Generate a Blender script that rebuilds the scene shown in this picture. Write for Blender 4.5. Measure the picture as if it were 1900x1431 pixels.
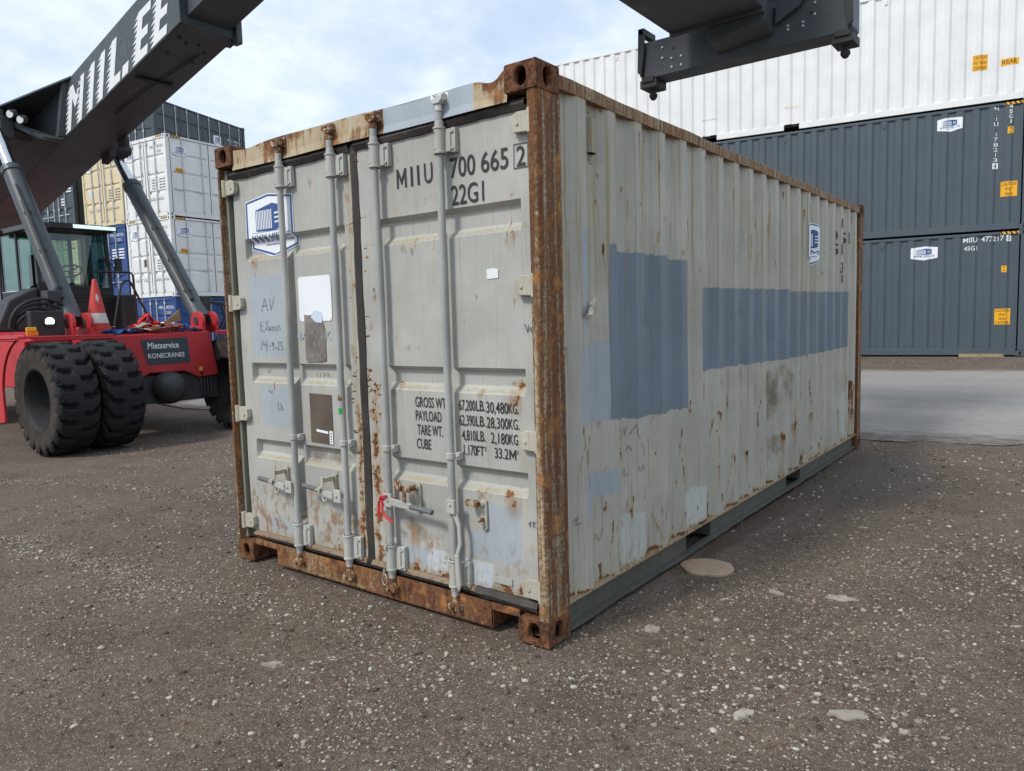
import bpy, bmesh, math, random
import numpy as np
from mathutils import Vector, Matrix

# ------------------------------------------------------------------ scene, camera, light
for o in list(bpy.data.objects):
    bpy.data.objects.remove(o)
scene = bpy.context.scene
COL = scene.collection
random.seed(7)
RNG = np.random.default_rng(11)
R_ = math.radians

cam_d = bpy.data.cameras.new('camera')
cam = bpy.data.objects.new('camera', cam_d)
COL.objects.link(cam)
cam_d.sensor_width = 36.0
cam_d.lens = 1375.62 / 1900 * 36.0
cam_d.clip_start = 0.05
cam_d.clip_end = 3000
RW = Matrix(((0.79611488, 0.60453222, -0.02723755),
             (0.03265711, -0.0878637, -0.99559705),
             (-0.60426369, 0.79172013, -0.08969188)))
cam.matrix_world = Matrix.Translation((1.85776, -2.65652, 1.49421)) @ \
    Matrix(((RW[0][0], -RW[1][0], -RW[2][0]), (RW[0][1], -RW[1][1], -RW[2][1]),
            (RW[0][2], -RW[1][2], -RW[2][2]))).to_4x4()
scene.camera = cam

SUN_DIR = Vector((-0.30, -1.0, 1.10)).normalized()
SUN_EL = math.asin(SUN_DIR.z)
SUN_AZ = math.atan2(SUN_DIR.x, SUN_DIR.y)
sun_d = bpy.data.lights.new('sun', 'SUN')
sun_d.energy = 2.3
sun_d.angle = R_(10)
sun_d.color = (1.0, 0.965, 0.91)
sun = bpy.data.objects.new('sun', sun_d)
COL.objects.link(sun)
sun.rotation_euler = SUN_DIR.to_track_quat('Z', 'Y').to_euler()
sun.location = (0, 0, 30)

world = bpy.data.worlds.new('World')
scene.world = world
world.use_nodes = True
scene.view_settings.view_transform = 'Standard'
scene.view_settings.look = 'None'
scene.view_settings.exposure = 0.22
scene.view_settings.gamma = 1.0
scene.render.engine = 'CYCLES'


class NT:
    """little node-tree writer"""
    def __init__(s, tree):
        s.t = tree
        s.n = tree.nodes
        s.l = tree.links

    def new(s, typ, **kw):
        n = s.n.new(typ)
        for k, v in kw.items():
            setattr(n, k, v)
        return n

    def put(s, sock, v):
        if hasattr(v, 'is_linked') or isinstance(v, bpy.types.NodeSocket):
            s.l.new(v, sock)
        elif v is not None:
            if sock.type == 'RGBA' and len(v) == 3:
                v = (*v, 1)
            sock.default_value = v

    def m(s, op, a, b=None, c=None, clamp=False):
        n = s.new('ShaderNodeMath', operation=op, use_clamp=clamp)
        s.put(n.inputs[0], a)
        if b is not None: s.put(n.inputs[1], b)
        if c is not None: s.put(n.inputs[2], c)
        return n.outputs[0]

    def ss(s, x, lo, hi, a=0.0, b=1.0):
        n = s.new('ShaderNodeMapRange', interpolation_type='SMOOTHSTEP')
        s.put(n.inputs['Value'], x)
        n.inputs['From Min'].default_value = lo
        n.inputs['From Max'].default_value = hi
        n.inputs['To Min'].default_value = a
        n.inputs['To Max'].default_value = b
        return n.outputs[0]

    def mix(s, f, a, b, blend='MIX'):
        n = s.new('ShaderNodeMix', data_type='RGBA', blend_type=blend)
        s.put(n.inputs[0], f)
        s.put(n.inputs[6], a)
        s.put(n.inputs[7], b)
        return n.outputs[2]

    def mixf(s, f, a, b):
        n = s.new('ShaderNodeMix', data_type='FLOAT')
        s.put(n.inputs[0], f)
        s.put(n.inputs[2], a)
        s.put(n.inputs[3], b)
        return n.outputs[0]

    def vmul(s, v, k):
        n = s.new('ShaderNodeVectorMath', operation='MULTIPLY')
        s.put(n.inputs[0], v)
        n.inputs[1].default_value = k
        return n.outputs[0]

    def noise(s, v, scale, detail=3.0, rough=0.55, dist=0.0, dim='3D'):
        n = s.new('ShaderNodeTexNoise', noise_dimensions=dim)
        s.put(n.inputs['Vector'], v)
        n.inputs['Scale'].default_value = scale
        n.inputs['Detail'].default_value = detail
        n.inputs['Roughness'].default_value = rough
        n.inputs['Distortion'].default_value = dist
        return n.outputs[0]

    def attr(s, name):
        n = s.new('ShaderNodeAttribute', attribute_name=name)
        return n.outputs['Fac']

    def obj(s):
        return s.new('ShaderNodeTexCoord').outputs['Object']


# sky: the physical sky behind broken pale cloud
w = NT(world.node_tree)
w.n.clear()
sky = w.new('ShaderNodeTexSky', sky_type='NISHITA')
sky.sun_disc = False
sky.sun_elevation = SUN_EL
sky.sun_rotation = SUN_AZ
sky.altitude = 50
sky.air_density = 1.0
sky.dust_density = 2.0
bg1 = w.new('ShaderNodeBackground')
bg1.inputs[1].default_value = 0.15
w.put(bg1.inputs[0], w.mix(0.25, sky.outputs[0], (1.9, 3.6, 6.6)))
gen = w.new('ShaderNodeTexCoord').outputs['Generated']
sep = w.new('ShaderNodeSeparateXYZ')
w.put(sep.inputs[0], gen)
zz = w.m('ADD', w.m('MAXIMUM', sep.outputs[2], 0.0), 0.22)
cmb = w.new('ShaderNodeCombineXYZ')
w.put(cmb.inputs[0], w.m('DIVIDE', sep.outputs[0], zz))
w.put(cmb.inputs[1], w.m('DIVIDE', sep.outputs[1], zz))
cn = w.noise(cmb.outputs[0], 1.15, 7.0, 0.55, 0.25)
cn2 = w.noise(cmb.outputs[0], 4.2, 5.0, 0.6, 0.2)
cv = w.m('ADD', w.m('MULTIPLY', cn, 0.8), w.m('MULTIPLY', cn2, 0.2))
cmask = w.ss(cv, 0.30, 0.62, 0.62, 1.0)
cl_col = w.mix(w.ss(cn2, 0.35, 0.7), (0.60, 0.70, 0.83), (0.76, 0.83, 0.91))
bg2 = w.new('ShaderNodeBackground')
w.put(bg2.inputs[0], cl_col)
bg2.inputs[1].default_value = 1.10
mxs = w.new('ShaderNodeMixShader')
w.put(mxs.inputs[0], cmask)
w.l.new(bg1.outputs[0], mxs.inputs[1])
w.l.new(bg2.outputs[0], mxs.inputs[2])
wo = w.new('ShaderNodeOutputWorld')
w.l.new(mxs.outputs[0], wo.inputs[0])

# ------------------------------------------------------------------ mesh helpers
class MB:
    def __init__(s):
        s.v = []
        s.f = []
        s.fm = []
        s.mats = []
        s.cur = 0
        s.at = {}

    def mat(s, m):
        if m not in s.mats:
            s.mats.append(m)
        s.cur = s.mats.index(m)
        return s

    def add(s, verts, faces):
        o = len(s.v)
        s.v += [tuple(p) for p in verts]
        for f in faces:
            s.f.append(tuple(i + o for i in f))
            s.fm.append(s.cur)

    def box(s, a, b, M=None):
        x0, y0, z0 = [min(p, q) for p, q in zip(a, b)]
        x1, y1, z1 = [max(p, q) for p, q in zip(a, b)]
        vs = [(x0, y0, z0), (x1, y0, z0), (x1, y1, z0), (x0, y1, z0), (x0, y0, z1), (x1, y0, z1), (x1, y1, z1), (x0, y1, z1)]
        if M is not None:
            vs = [M @ Vector(p) for p in vs]
        s.add(vs, [(0, 3, 2, 1), (4, 5, 6, 7), (0, 1, 5, 4), (1, 2, 6, 5), (2, 3, 7, 6), (3, 0, 4, 7)])
        return s

    def hexa(s, b, t):
        """two quads (bottom ring, top ring) joined to a solid"""
        s.add(list(b) + list(t), [(0, 3, 2, 1), (4, 5, 6, 7), (0, 1, 5, 4), (1, 2, 6, 5), (2, 3, 7, 6), (3, 0, 4, 7)])
        return s

    def cyl(s, p0, p1, r0, r1=None, n=16, caps=True):
        if r1 is None: r1 = r0
        p0, p1 = Vector(p0), Vector(p1)
        d = (p1 - p0).normalized()
        u = d.orthogonal().normalized()
        w_ = d.cross(u)
        vs = []
        for p, r in ((p0, r0), (p1, r1)):
            for i in range(n):
                a = 2 * math.pi * i / n
                vs.append(p + u * (r * math.cos(a)) + w_ * (r * math.sin(a)))
        fs = [(i, (i + 1) % n, n + (i + 1) % n, n + i) for i in range(n)]
        if caps:
            fs += [tuple(range(n - 1, -1, -1)), tuple(range(n, 2 * n))]
        s.add(vs, fs)
        return s

    def tube(s, path, r, n=8, closed=False):
        P = [Vector(p) for p in path]
        N = len(P)
        vs = []
        up = None
        for i, p in enumerate(P):
            if closed:
                d = (P[(i + 1) % N] - P[i - 1])
            else:
                d = P[min(i + 1, N - 1)] - P[max(i - 1, 0)]
            d = d.normalized()
            if up is None:
                up = d.orthogonal().normalized()
            up = (up - d * up.dot(d))
            up = up.normalized() if up.length > 1e-6 else d.orthogonal().normalized()
            w_ = d.cross(up)
            rr = r[i] if isinstance(r, (list, tuple)) else r
            for k in range(n):
                a = 2 * math.pi * k / n
                vs.append(p + up * (rr * math.cos(a)) + w_ * (rr * math.sin(a)))
        fs = []
        for i in range(N if closed else N - 1):
            j = (i + 1) % N
            for k in range(n):
                fs.append((i * n + k, i * n + (k + 1) % n, j * n + (k + 1) % n, j * n + k))
        if not closed:
            fs += [tuple(range(n - 1, -1, -1)), tuple((N - 1) * n + k for k in range(n))]
        s.add(vs, fs)
        return s

    def prism(s, poly, fn0, fn1):
        """polygon (list of 2-tuples) placed by fn0 and fn1 as the two faces of a solid"""
        n = len(poly)
        vs = [fn0(*p) for p in poly] + [fn1(*p) for p in poly]
        fs = [tuple(range(n - 1, -1, -1)), tuple(range(n, 2 * n))] + [(i, (i + 1) % n, n + (i + 1) % n, n + i) for i in range(n)]
        s.add(vs, fs)
        return s

    def lathe(s, prof, M, n=32):
        """profile (r, h) turned about local z; M places it"""
        vs = []
        for r, h in prof:
            for i in range(n):
                a = 2 * math.pi * i / n
                vs.append(M @ Vector((r * math.cos(a), r * math.sin(a), h)))
        fs = []
        for j in range(len(prof) - 1):
            for i in range(n):
                fs.append((j * n + i, j * n + (i + 1) % n, (j + 1) * n + (i + 1) % n, (j + 1) * n + i))
        s.add(vs, fs)
        return s

    def build(s, name, mat=None, parent=None, smooth=False, bevel=0.0, seg=2, local=False, fix=True, props=None):
        me = bpy.data.meshes.new(name)
        off = Vector((0, 0, 0))
        if parent is not None and not local:
            off = root_loc(parent)
        me.from_pydata([(p[0] - off.x, p[1] - off.y, p[2] - off.z) for p in s.v], [], s.f)
        if mat is not None and not s.mats:
            s.mats = [mat]
        for m in s.mats:
            me.materials.append(m)
        me.polygons.foreach_set('material_index', s.fm)
        if fix:
            bm = bmesh.new()
            bm.from_mesh(me)
            bmesh.ops.recalc_face_normals(bm, faces=bm.faces)
            bm.to_mesh(me)
            bm.free()
        if smooth:
            me.polygons.foreach_set('use_smooth', [True] * len(me.polygons))
            me.set_sharp_from_angle(angle=R_(40))
        for k, arr in s.at.items():
            a = me.attributes.new(k, 'FLOAT', 'POINT')
            a.data.foreach_set('value', np.asarray(arr, dtype=np.float32).ravel())
        o = bpy.data.objects.new(name, me)
        COL.objects.link(o)
        if parent is not None:
            o.parent = parent
        if bevel > 0:
            b = o.modifiers.new('bevel', 'BEVEL')
            b.width = bevel
            b.segments = seg
            b.limit_method = 'ANGLE'
            b.angle_limit = R_(35)
            b.harden_normals = False
        return o


def root_loc(o):
    v = Vector((0, 0, 0))
    while o is not None:
        v += o.location
        o = o.parent
    return v


def thing(name, label, cat, loc=(0, 0, 0), rz=0.0, group=None):
    o = bpy.data.objects.new(name, None)
    o.empty_display_size = 0.2
    COL.objects.link(o)
    o.location = loc
    o.rotation_euler = (0, 0, rz)
    return tag(o, label, cat, group)


def tag(o, label=None, cat=None, group=None, kind=None):
    if label: o['label'] = label
    if cat: o['category'] = cat
    if group: o['group'] = group
    if kind: o['kind'] = kind
    return o


def grid_mesh(us, vs, fn):
    """MB of a dense sheet; fn(U, V) -> X, Y, Z arrays"""
    U, V = np.meshgrid(us, vs, indexing='ij')
    X, Y, Z = fn(U, V)
    nu, nv = len(us), len(vs)
    mb = MB()
    mb.v = list(zip(X.ravel().tolist(), Y.ravel().tolist(), Z.ravel().tolist()))
    idx = np.arange(nu * nv).reshape(nu, nv)
    q = np.stack([idx[:-1, :-1], idx[1:, :-1], idx[1:, 1:], idx[:-1, 1:]], -1).reshape(-1, 4)
    mb.f = [tuple(t) for t in q.tolist()]
    mb.fm = [0] * len(mb.f)
    return mb, U, V


def hnoise(x, y, seed=0):
    """value noise on arrays"""
    xi = np.floor(x).astype(np.int64); yi = np.floor(y).astype(np.int64)
    fx = x - xi; fy = y - yi
    fx = fx * fx * (3 - 2 * fx); fy = fy * fy * (3 - 2 * fy)
    def h(a, b):
        n = (a * 374761393 + b * 668265263 + seed * 1442695) & 0x7fffffff
        n = ((n ^ (n >> 13)) * 1274126177) & 0x7fffffff
        return ((n ^ (n >> 16)) & 0xffff) / 65535.0
    return (h(xi, yi) * (1 - fx) + h(xi + 1, yi) * fx) * (1 - fy) + (h(xi, yi + 1) * (1 - fx) + h(xi + 1, yi + 1) * fx) * fy


def text_tris(body, bold=0.0, shear=0.0):
    if body == 'M':
        w_ = .17
        return ([(0, 0), (w_, 0), (w_, 1), (0, 1), (1 - w_, 0), (1, 0), (1, 1), (1 - w_, 1), (w_, .98), (w_, .66), (.5, .14), (.5, .46), (1 - w_, .98), (1 - w_, .66), (w_ * .3, 1), (1 - w_ * .3, 1)],
                [(0, 1, 2, 3), (4, 5, 6, 7), (9, 10, 11, 8), (10, 13, 12, 11)])
    if body == 'W':
        k = .20
        P_ = [(0, 1), (.25, 0), (.5, .85), (.75, 0), (1, 1)]
        vs, fs = [], []
        for (x0, y0), (x1, y1) in zip(P_[:-1], P_[1:]):
            o = len(vs)
            vs += [(x0 * (1 - k), y0), (x0 * (1 - k) + k, y0), (x1 * (1 - k) + k, y1), (x1 * (1 - k), y1)]
            fs.append((o, o + 1, o + 2, o + 3))
        return vs, fs
    cu = bpy.data.curves.new('lettering', 'FONT')
    cu.body = body
    cu.size = 1.0
    cu.offset = bold * 1.6
    cu.shear = shear
    cu.resolution_u = 3
    ob = bpy.data.objects.new('lettering', cu)
    COL.objects.link(ob)
    dg = bpy.context.evaluated_depsgraph_get()
    dg.update()
    me = bpy.data.meshes.new_from_object(ob.evaluated_get(dg))
    vs = [(v.co.x, v.co.y) for v in me.vertices]
    fs = [tuple(p.vertices) for p in me.polygons]
    bpy.data.objects.remove(ob)
    bpy.data.curves.remove(cu)
    bpy.data.meshes.remove(me)
    x0 = min(p[0] for p in vs); x1 = max(p[0] for p in vs)
    y0 = min(p[1] for p in vs); y1 = max(p[1] for p in vs)
    return [((x - x0) / (x1 - x0), (y - y0) / (y1 - y0)) for x, y in vs], fs


def put_text(mb, body, place, u0, v0, u1, v1, bold=0.0, shear=0.0, cuts=None):
    """letters scaled into the box u0..u1, v0..v1; place(u, v) -> point"""
    vs, fs = text_tris(body, bold, shear)
    vs = [(u0 + a * (u1 - u0), v0 + b * (v1 - v0)) for a, b in vs]
    put_flat(mb, vs, fs, place, cuts)


def put_word(mb, word, place, u0, v0, u1, v1, bold=0.0, slant=0.0, cuts=None):
    """letters one by one with an even pitch"""
    wid = {'W': 1.0, 'M': .95, 'I': .26, '.': .22}
    tot = sum(wid.get(ch, .66) for ch in word) + .16 * (len(word) - 1)
    k = (u1 - u0) / tot
    x = u0
    for ch in word:
        w_ = wid.get(ch, .66) * k
        top = v0 + (v1 - v0) * (.2 if ch == '.' else 1)
        vs, fs = text_tris(ch, bold)
        vs = [(x + p * w_ + slant * q * (top - v0), v0 + q * (top - v0)) for p, q in vs]
        put_flat(mb, vs, fs, place, cuts)
        x += w_ + .16 * k


def put_flat(mb, vs, fs, place, cuts=None):
    if cuts:
        bm = bmesh.new()
        bv = [bm.verts.new((a, b, 0)) for a, b in vs]
        for f in fs:
            try: bm.faces.new([bv[i] for i in f])
            except ValueError: pass
        a0 = min(p[0] for p in vs); a1 = max(p[0] for p in vs)
        b0 = min(p[1] for p in vs); b1 = max(p[1] for p in vs)
        for ax, vals in cuts:
            for c in vals:
                if (ax == 0 and a0 < c < a1) or (ax == 1 and b0 < c < b1):
                    bmesh.ops.bisect_plane(bm, geom=bm.verts[:] + bm.edges[:] + bm.faces[:],
                                           plane_co=(c, 0, 0) if ax == 0 else (0, c, 0),
                                           plane_no=(1, 0, 0) if ax == 0 else (0, 1, 0))
        bm.verts.index_update()
        vs = [(v.co.x, v.co.y) for v in bm.verts]
        fs = [tuple(v.index for v in f.verts) for f in bm.faces]
        bm.free()
    mb.add([place(a, b) for a, b in vs], fs)


def ring(poly, k):
    """outline band of a convex polygon, inner copy shrunk by k metres towards the centre"""
    cx = sum(p[0] for p in poly) / len(poly); cy = sum(p[1] for p in poly) / len(poly)
    r = max(math.hypot(p[0] - cx, p[1] - cy) for p in poly)
    s = 1 - k / r
    inn = [(cx + (x - cx) * s, cy + (y - cy) * s) for x, y in poly]
    n = len(poly)
    return list(poly) + inn, [(i, (i + 1) % n, n + (i + 1) % n, n + i) for i in range(n)]


def strokes(mb, lines, place, wd=0.004):
    """hand-drawn marks: each polyline becomes a narrow flat ribbon"""
    for ln in lines:
        for (a, b), (c, d) in zip(ln[:-1], ln[1:]):
            L = math.hypot(c - a, d - b)
            if L < 1e-6: continue
            nx, ny = -(d - b) / L * wd / 2, (c - a) / L * wd / 2
            ex, ey = (c - a) / L * wd * .3, (d - b) / L * wd * .3
            mb.add([place(a - nx - ex, b - ny - ey), place(c - nx + ex, d - ny + ey), place(c + nx + ex, d + ny + ey), place(a + nx - ex, b + ny - ey)], [(0, 1, 2, 3)])


# ------------------------------------------------------------------ materials
def new_mat(name):
    m = bpy.data.materials.new(name)
    m.use_nodes = True
    t = NT(m.node_tree)
    t.n.clear()
    b = t.new('ShaderNodeBsdfPrincipled')
    o = t.new('ShaderNodeOutputMaterial')
    t.l.new(b.outputs[0], o.inputs[0])
    return m, t, b


def bump(t, b, h, dist, strength=1.0):
    n = t.new('ShaderNodeBump')
    n.inputs['Strength'].default_value = strength
    n.inputs['Distance'].default_value = dist
    t.put(n.inputs['Height'], h)
    t.l.new(n.outputs[0], b.inputs['Normal'])


RUST_D = (0.040, 0.018, 0.012)
RUST_M = (0.165, 0.068, 0.028)
RUST_L = (0.44, 0.205, 0.066)


def steel(name, base, bias=0.0, dirtk=0.5, patches=(), rough=0.5, streak=(16, 16, 1.6), rust_soft=0.06, var=0.12, gouge=0.0, bumpd=0.002, nzk=1.0, rust_light=0.5, dirt_col=(0.33, 0.27, 0.14)):
    """weathered paint on steel: touch-up patches, grime streaks and rust, driven by the mesh's own fields"""
    m, t, b = new_mat(name)
    P = t.obj()
    st = t.noise(t.vmul(P, streak), 1.0, 5, 0.6, 0.2)
    st2 = t.noise(t.vmul(P, (streak[0] * 2.7, streak[1] * 2.7, streak[2] * 1.5)), 1.0, 4, 0.6)
    bl = t.noise(P, 2.3, 4, 0.6)
    fine = t.noise(P, 55, 4, 0.65)
    mid = t.noise(P, 11, 5, 0.6)
    col = t.mix(t.ss(bl, 0.3, 0.7), tuple(c * (1 - var) for c in base), tuple(c * (1 + var * .7) for c in base))
    col = t.mix(t.m('MULTIPLY', t.ss(mid, 0.45, 0.75), 0.18), col, tuple(c * .72 for c in base))
    col = t.mix(t.m('MULTIPLY', t.ss(st, 0.52, 0.8), dirtk * .55), col, dirt_col)
    thin = t.noise(t.vmul(P, (streak[0] * 5, streak[1] * 5, streak[2] * .8)), 1.0, 4, 0.65, .1)
    col = t.mix(t.m('MULTIPLY', t.ss(thin, 0.55, 0.72), dirtk * .50), col, tuple(c * .40 for c in dirt_col))
    col = t.mix(t.m('MULTIPLY', t.ss(thin, 0.44, 0.30), dirtk * .45), col, (base[0] * 1.36, base[1] * 1.30, base[2] * 1.16))
    for an, pc, nz in patches:
        edge = t.m('ADD', t.attr(an), t.m('MULTIPLY', t.m('SUBTRACT', st2, 0.5), nz))
        fac = t.ss(edge, -0.0015, 0.0015)
        pv = t.mix(t.ss(bl, 0.3, 0.7), tuple(c * .92 for c in pc), tuple(c * 1.08 for c in pc))
        pv = t.mix(t.m('MULTIPLY', t.ss(thin, .56, .74), .35), pv, tuple(c * 1.35 for c in pc))
        pv = t.mix(t.m('MULTIPLY', t.ss(st2, .50, .72), .30), pv, tuple(c * .70 for c in pc))
        col = t.mix(t.m('MULTIPLY', fac, t.ss(fine, .26, .36, .35, 1.0)), col, pv)
    d = t.attr('dirt')
    col = t.mix(t.m('MULTIPLY', t.ss(t.m('ADD', d, t.m('MULTIPLY', t.m('SUBTRACT', thin, 0.5), 0.9)), 0.28, .85), 0.85), col, dirt_col)
    grime_shade = t.attr('grime')  # grime, and the shadow painted at the foot of the doors
    col = t.mix(t.ss(t.m('ADD', grime_shade, t.m('MULTIPLY', t.m('SUBTRACT', mid, 0.5), 1.3)), 0.4, 1.0, 0, .8), col, (0.135, 0.10, 0.06))
    stn = t.m('ADD', t.attr('stain'), t.m('MULTIPLY', t.m('SUBTRACT', thin, 0.5), .5))
    col = t.mix(t.ss(stn, .22, .95, 0, .8), col, (0.235, 0.125, 0.055))
    r = t.m('ADD', t.attr('rust'), bias)
    nz = t.m('ADD', t.m('MULTIPLY', t.m('SUBTRACT', st2, 0.5), 0.9), t.m('ADD', t.m('MULTIPLY', t.m('SUBTRACT', fine, 0.5), 1.0 * nzk), t.m('MULTIPLY', t.m('SUBTRACT', mid, 0.5), 0.8 * nzk)))
    rv = t.m('ADD', r, nz)
    halo = t.ss(rv, 0.12, 0.55)
    col = t.mix(t.m('MULTIPLY', halo, 0.45), col, (0.42, 0.27, 0.11))
    rf = t.ss(rv, 0.5 - rust_soft, 0.5 + rust_soft)
    rc = t.mix(t.ss(t.m('ADD', t.m('ADD', t.m('MULTIPLY', st2, .5), t.m('MULTIPLY', st, .5)), t.m('MULTIPLY', t.m('SUBTRACT', fine, .5), .8 * nzk)), 0.34, 0.60), RUST_D, RUST_M)
    rc = t.mix(t.m('MULTIPLY', t.ss(mid, 0.48, 0.78), rust_light), rc, RUST_L)
    col = t.mix(rf, col, rc)
    t.put(b.inputs['Base Color'], col)
    t.put(b.inputs['Roughness'], t.mixf(rf, t.mixf(fine, rough - .08, rough + .12), 0.92))
    b.inputs['Specular IOR Level'].default_value = 0.35
    h = t.m('ADD', t.m('MULTIPLY', rf, t.m('ADD', 0.2, fine)), t.m('MULTIPLY', t.m('ADD', bl, t.m('MULTIPLY', mid, .25)), gouge))
    bump(t, b, h, bumpd)
    return m


def paint(name, base, rough=0.45, var=0.08, dirt=0.25, dirt_col=(0.12, 0.10, 0.08), metal=0.0, streak=(6, 6, 0.8), spec=0.4, bumpd=0.0006, wear=0.0, wear_col=(0.2, 0.19, 0.18)):
    m, t, b = new_mat(name)
    P = t.obj()
    bl = t.noise(P, 1.7, 5, 0.6)
    st = t.noise(t.vmul(P, streak), 1.0, 5, 0.65)
    fine = t.noise(P, 40, 3, 0.6)
    col = t.mix(t.ss(bl, 0.3, 0.7), tuple(c * (1 - var) for c in base), tuple(min(1, c * (1 + var)) for c in base))
    col = t.mix(t.m('MULTIPLY', t.ss(st, 0.5, 0.85), dirt), col, dirt_col)
    if wear > 0:
        col = t.mix(t.ss(t.m('ADD', t.m('MULTIPLY', fine, .5), t.m('MULTIPLY', bl, .5)), .62 - wear * .1, .66), col, wear_col)
    t.put(b.inputs['Base Color'], col)
    t.put(b.inputs['Roughness'], t.mixf(st, rough - .08, rough + .18))
    b.inputs['Metallic'].default_value = metal
    b.inputs['Specular IOR Level'].default_value = spec
    bump(t, b, t.m('ADD', t.m('MULTIPLY', bl, 6), fine), bumpd)
    return m


def flat(name, base, rough=0.5, metal=0.0, var=0.06):
    m, t, b = new_mat(name)
    n = t.noise(t.obj(), 9, 4, 0.6)
    t.put(b.inputs['Base Color'], t.mix(n, tuple(c * (1 - var) for c in base), tuple(min(1, c * (1 + var)) for c in base)))
    b.inputs['Roughness'].default_value = rough
    b.inputs['Metallic'].default_value = metal
    return m


def glow(name, col, strength):
    m, t, b = new_mat(name)
    t.put(b.inputs['Base Color'], (0.8, 0.8, 0.8))
    t.put(b.inputs['Emission Color'], col)
    b.inputs['Emission Strength'].default_value = strength
    return m


def glass(name, tint, refl=0.12):
    m = bpy.data.materials.new(name)
    m.use_nodes = True
    t = NT(m.node_tree)
    t.n.clear()
    tr = t.new('ShaderNodeBsdfTransparent')
    t.put(tr.inputs[0], tint)
    gl = t.new('ShaderNodeBsdfGlossy')
    gl.inputs['Roughness'].default_value = 0.03
    n = t.noise(t.obj(), 2, 2)
    t.put(gl.inputs[0], t.mix(n, (.8, .85, .86), (.95, .97, .97)))
    fr = t.new('ShaderNodeFresnel')
    geo = t.new('ShaderNodeNewGeometry')
    t.put(fr.inputs[0], t.mixf(geo.outputs['Backfacing'], 1.5, 1 / 1.5))
    mx = t.new('ShaderNodeMixShader')
    t.put(mx.inputs[0], t.m('ADD', fr.outputs[0], refl, clamp=True))
    t.l.new(tr.outputs[0], mx.inputs[1])
    t.l.new(gl.outputs[0], mx.inputs[2])
    o = t.new('ShaderNodeOutputMaterial')
    t.l.new(mx.outputs[0], o.inputs[0])
    return m


GREY = (0.415, 0.402, 0.345)
LIGHT = (0.335, 0.372, 0.400)
PALE = (0.47, 0.49, 0.45)
BLUE = (0.152, 0.196, 0.232)
M = {}
M['side'] = steel('weathered_side_paint', GREY, dirtk=0.95, patches=(('light', LIGHT, .05), ('pale', PALE, .03), ('blue', BLUE, .045)), gouge=.5)
M['door'] = steel('weathered_door_paint', (0.392, 0.390, 0.358), dirtk=0.50, patches=(('light', LIGHT, .03), ('pale', (0.46, 0.50, 0.52), .012)), gouge=.35)
M['post'] = steel('rusted_post_steel', (0.41, 0.355, 0.26), bias=0.615, dirtk=1.0, rust_soft=0.15, streak=(13, 13, .6), nzk=.5, bumpd=.005, gouge=.5, rust_light=.95, dirt_col=(.36,.22,.10))
M['casting'] = steel('rusted_casting_steel', (0.3, 0.25, 0.2), bias=0.95, dirtk=1.0, bumpd=.006, rust_light=.25, streak=(14, 14, 10))
M['header'] = steel('streaked_header_paint', (0.42, 0.38, 0.28), bias=0.28, nzk=.5, dirtk=1.0, patches=(('light', (0.34, 0.39, 0.43), .01),), rust_soft=.22, gouge=.4, rust_light=1.0, streak=(20, 20, 3), dirt_col=(.42, .25, .10))
M['sill'] = steel('rusted_sill_paint', (0.36, 0.26, 0.17), bias=0.58, dirtk=1.0, rust_soft=.26, streak=(20, 20, 5), rust_light=1.0, dirt_col=(.30, .17, .08))
M['rail'] = steel('rusted_rail_paint', (0.37, 0.32, 0.22), bias=0.54, dirtk=1.0, rust_soft=.22, streak=(15, 15, 1.6), nzk=.5, rust_light=.7, dirt_col=(.26, .17, .09))
M['brail'] = steel('shaded_bottom_rail_paint', (0.090, 0.092, 0.076), bias=.04, dirtk=.9, dirt_col=(.10, .085, .065), streak=(5, 5, 14))  # dark rail paint, with the shade under its ledge worked into the colour
M['ledge'] = steel('rusted_ledge_steel', (0.33, 0.26, 0.18), bias=0.36, dirtk=1.0, streak=(9, 9, 9), rust_light=.9)
M['hinge'] = steel('painted_hinge_steel', (0.43, 0.41, 0.34), bias=0.16, dirtk=.8, streak=(22, 22, 8))
M['rod'] = steel('galvanised_rod', (0.375, 0.38, 0.365), bias=-0.02, dirtk=.25, rough=.42, streak=(30, 30, 14), var=.2)
M['bracket'] = steel('galvanised_bracket', (0.42, 0.42, 0.385), bias=0.04, dirtk=.5, streak=(20, 20, 8))
M['cam'] = steel('rusted_cam_steel', (0.38, 0.33, 0.26), bias=0.55, dirtk=.9, streak=(30, 30, 20), rust_light=.3)
M['gasket'] = paint('perished_rubber', (0.055, 0.049, 0.044), rough=.75, var=.3, dirt=.5, dirt_col=(.17, .14, .11), spec=.2, wear=.4, wear_col=(.14, .12, .10))
M['groove'] = steel('weathered_groove', (0.215, 0.215, 0.17), bias=.05, dirtk=1.0, dirt_col=(.16, .13, .08), streak=(30, 30, 1.0))
M['black'] = flat('black_letter_paint', (0.018, 0.018, 0.02), .55)
M['ink'] = flat('marker_ink', (0.10, 0.11, 0.12), .7)
M['ghost'] = flat('ghost_letter_paint', (0.345, 0.395, 0.435), .6)
M['white'] = flat('white_vinyl', (0.78, 0.80, 0.82), .4)
M['wornwhite'] = flat('white_worn_vinyl', (0.72, 0.74, 0.73), .5)
M['logo'] = flat('blue_vinyl', (0.020, 0.070, 0.24), .4)
M['logow'] = flat('pale_blue_vinyl', (0.55, 0.62, 0.74), .4)
M['yellow'] = flat('yellow_vinyl', (0.80, 0.40, 0.012), .5)
M['brown'] = flat('brown_letter_vinyl', (0.10, 0.035, 0.012), .5)
M['whitepaint'] = flat('white_letter_paint', (0.72, 0.74, 0.75), .5)
M['green'] = flat('green_tape', (0.02, 0.33, 0.05), .5)
M['dark'] = flat('void_shade_black', (0.012, 0.012, 0.012), .9)  # near-black puts the shade of holes and hollows into the colour
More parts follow.
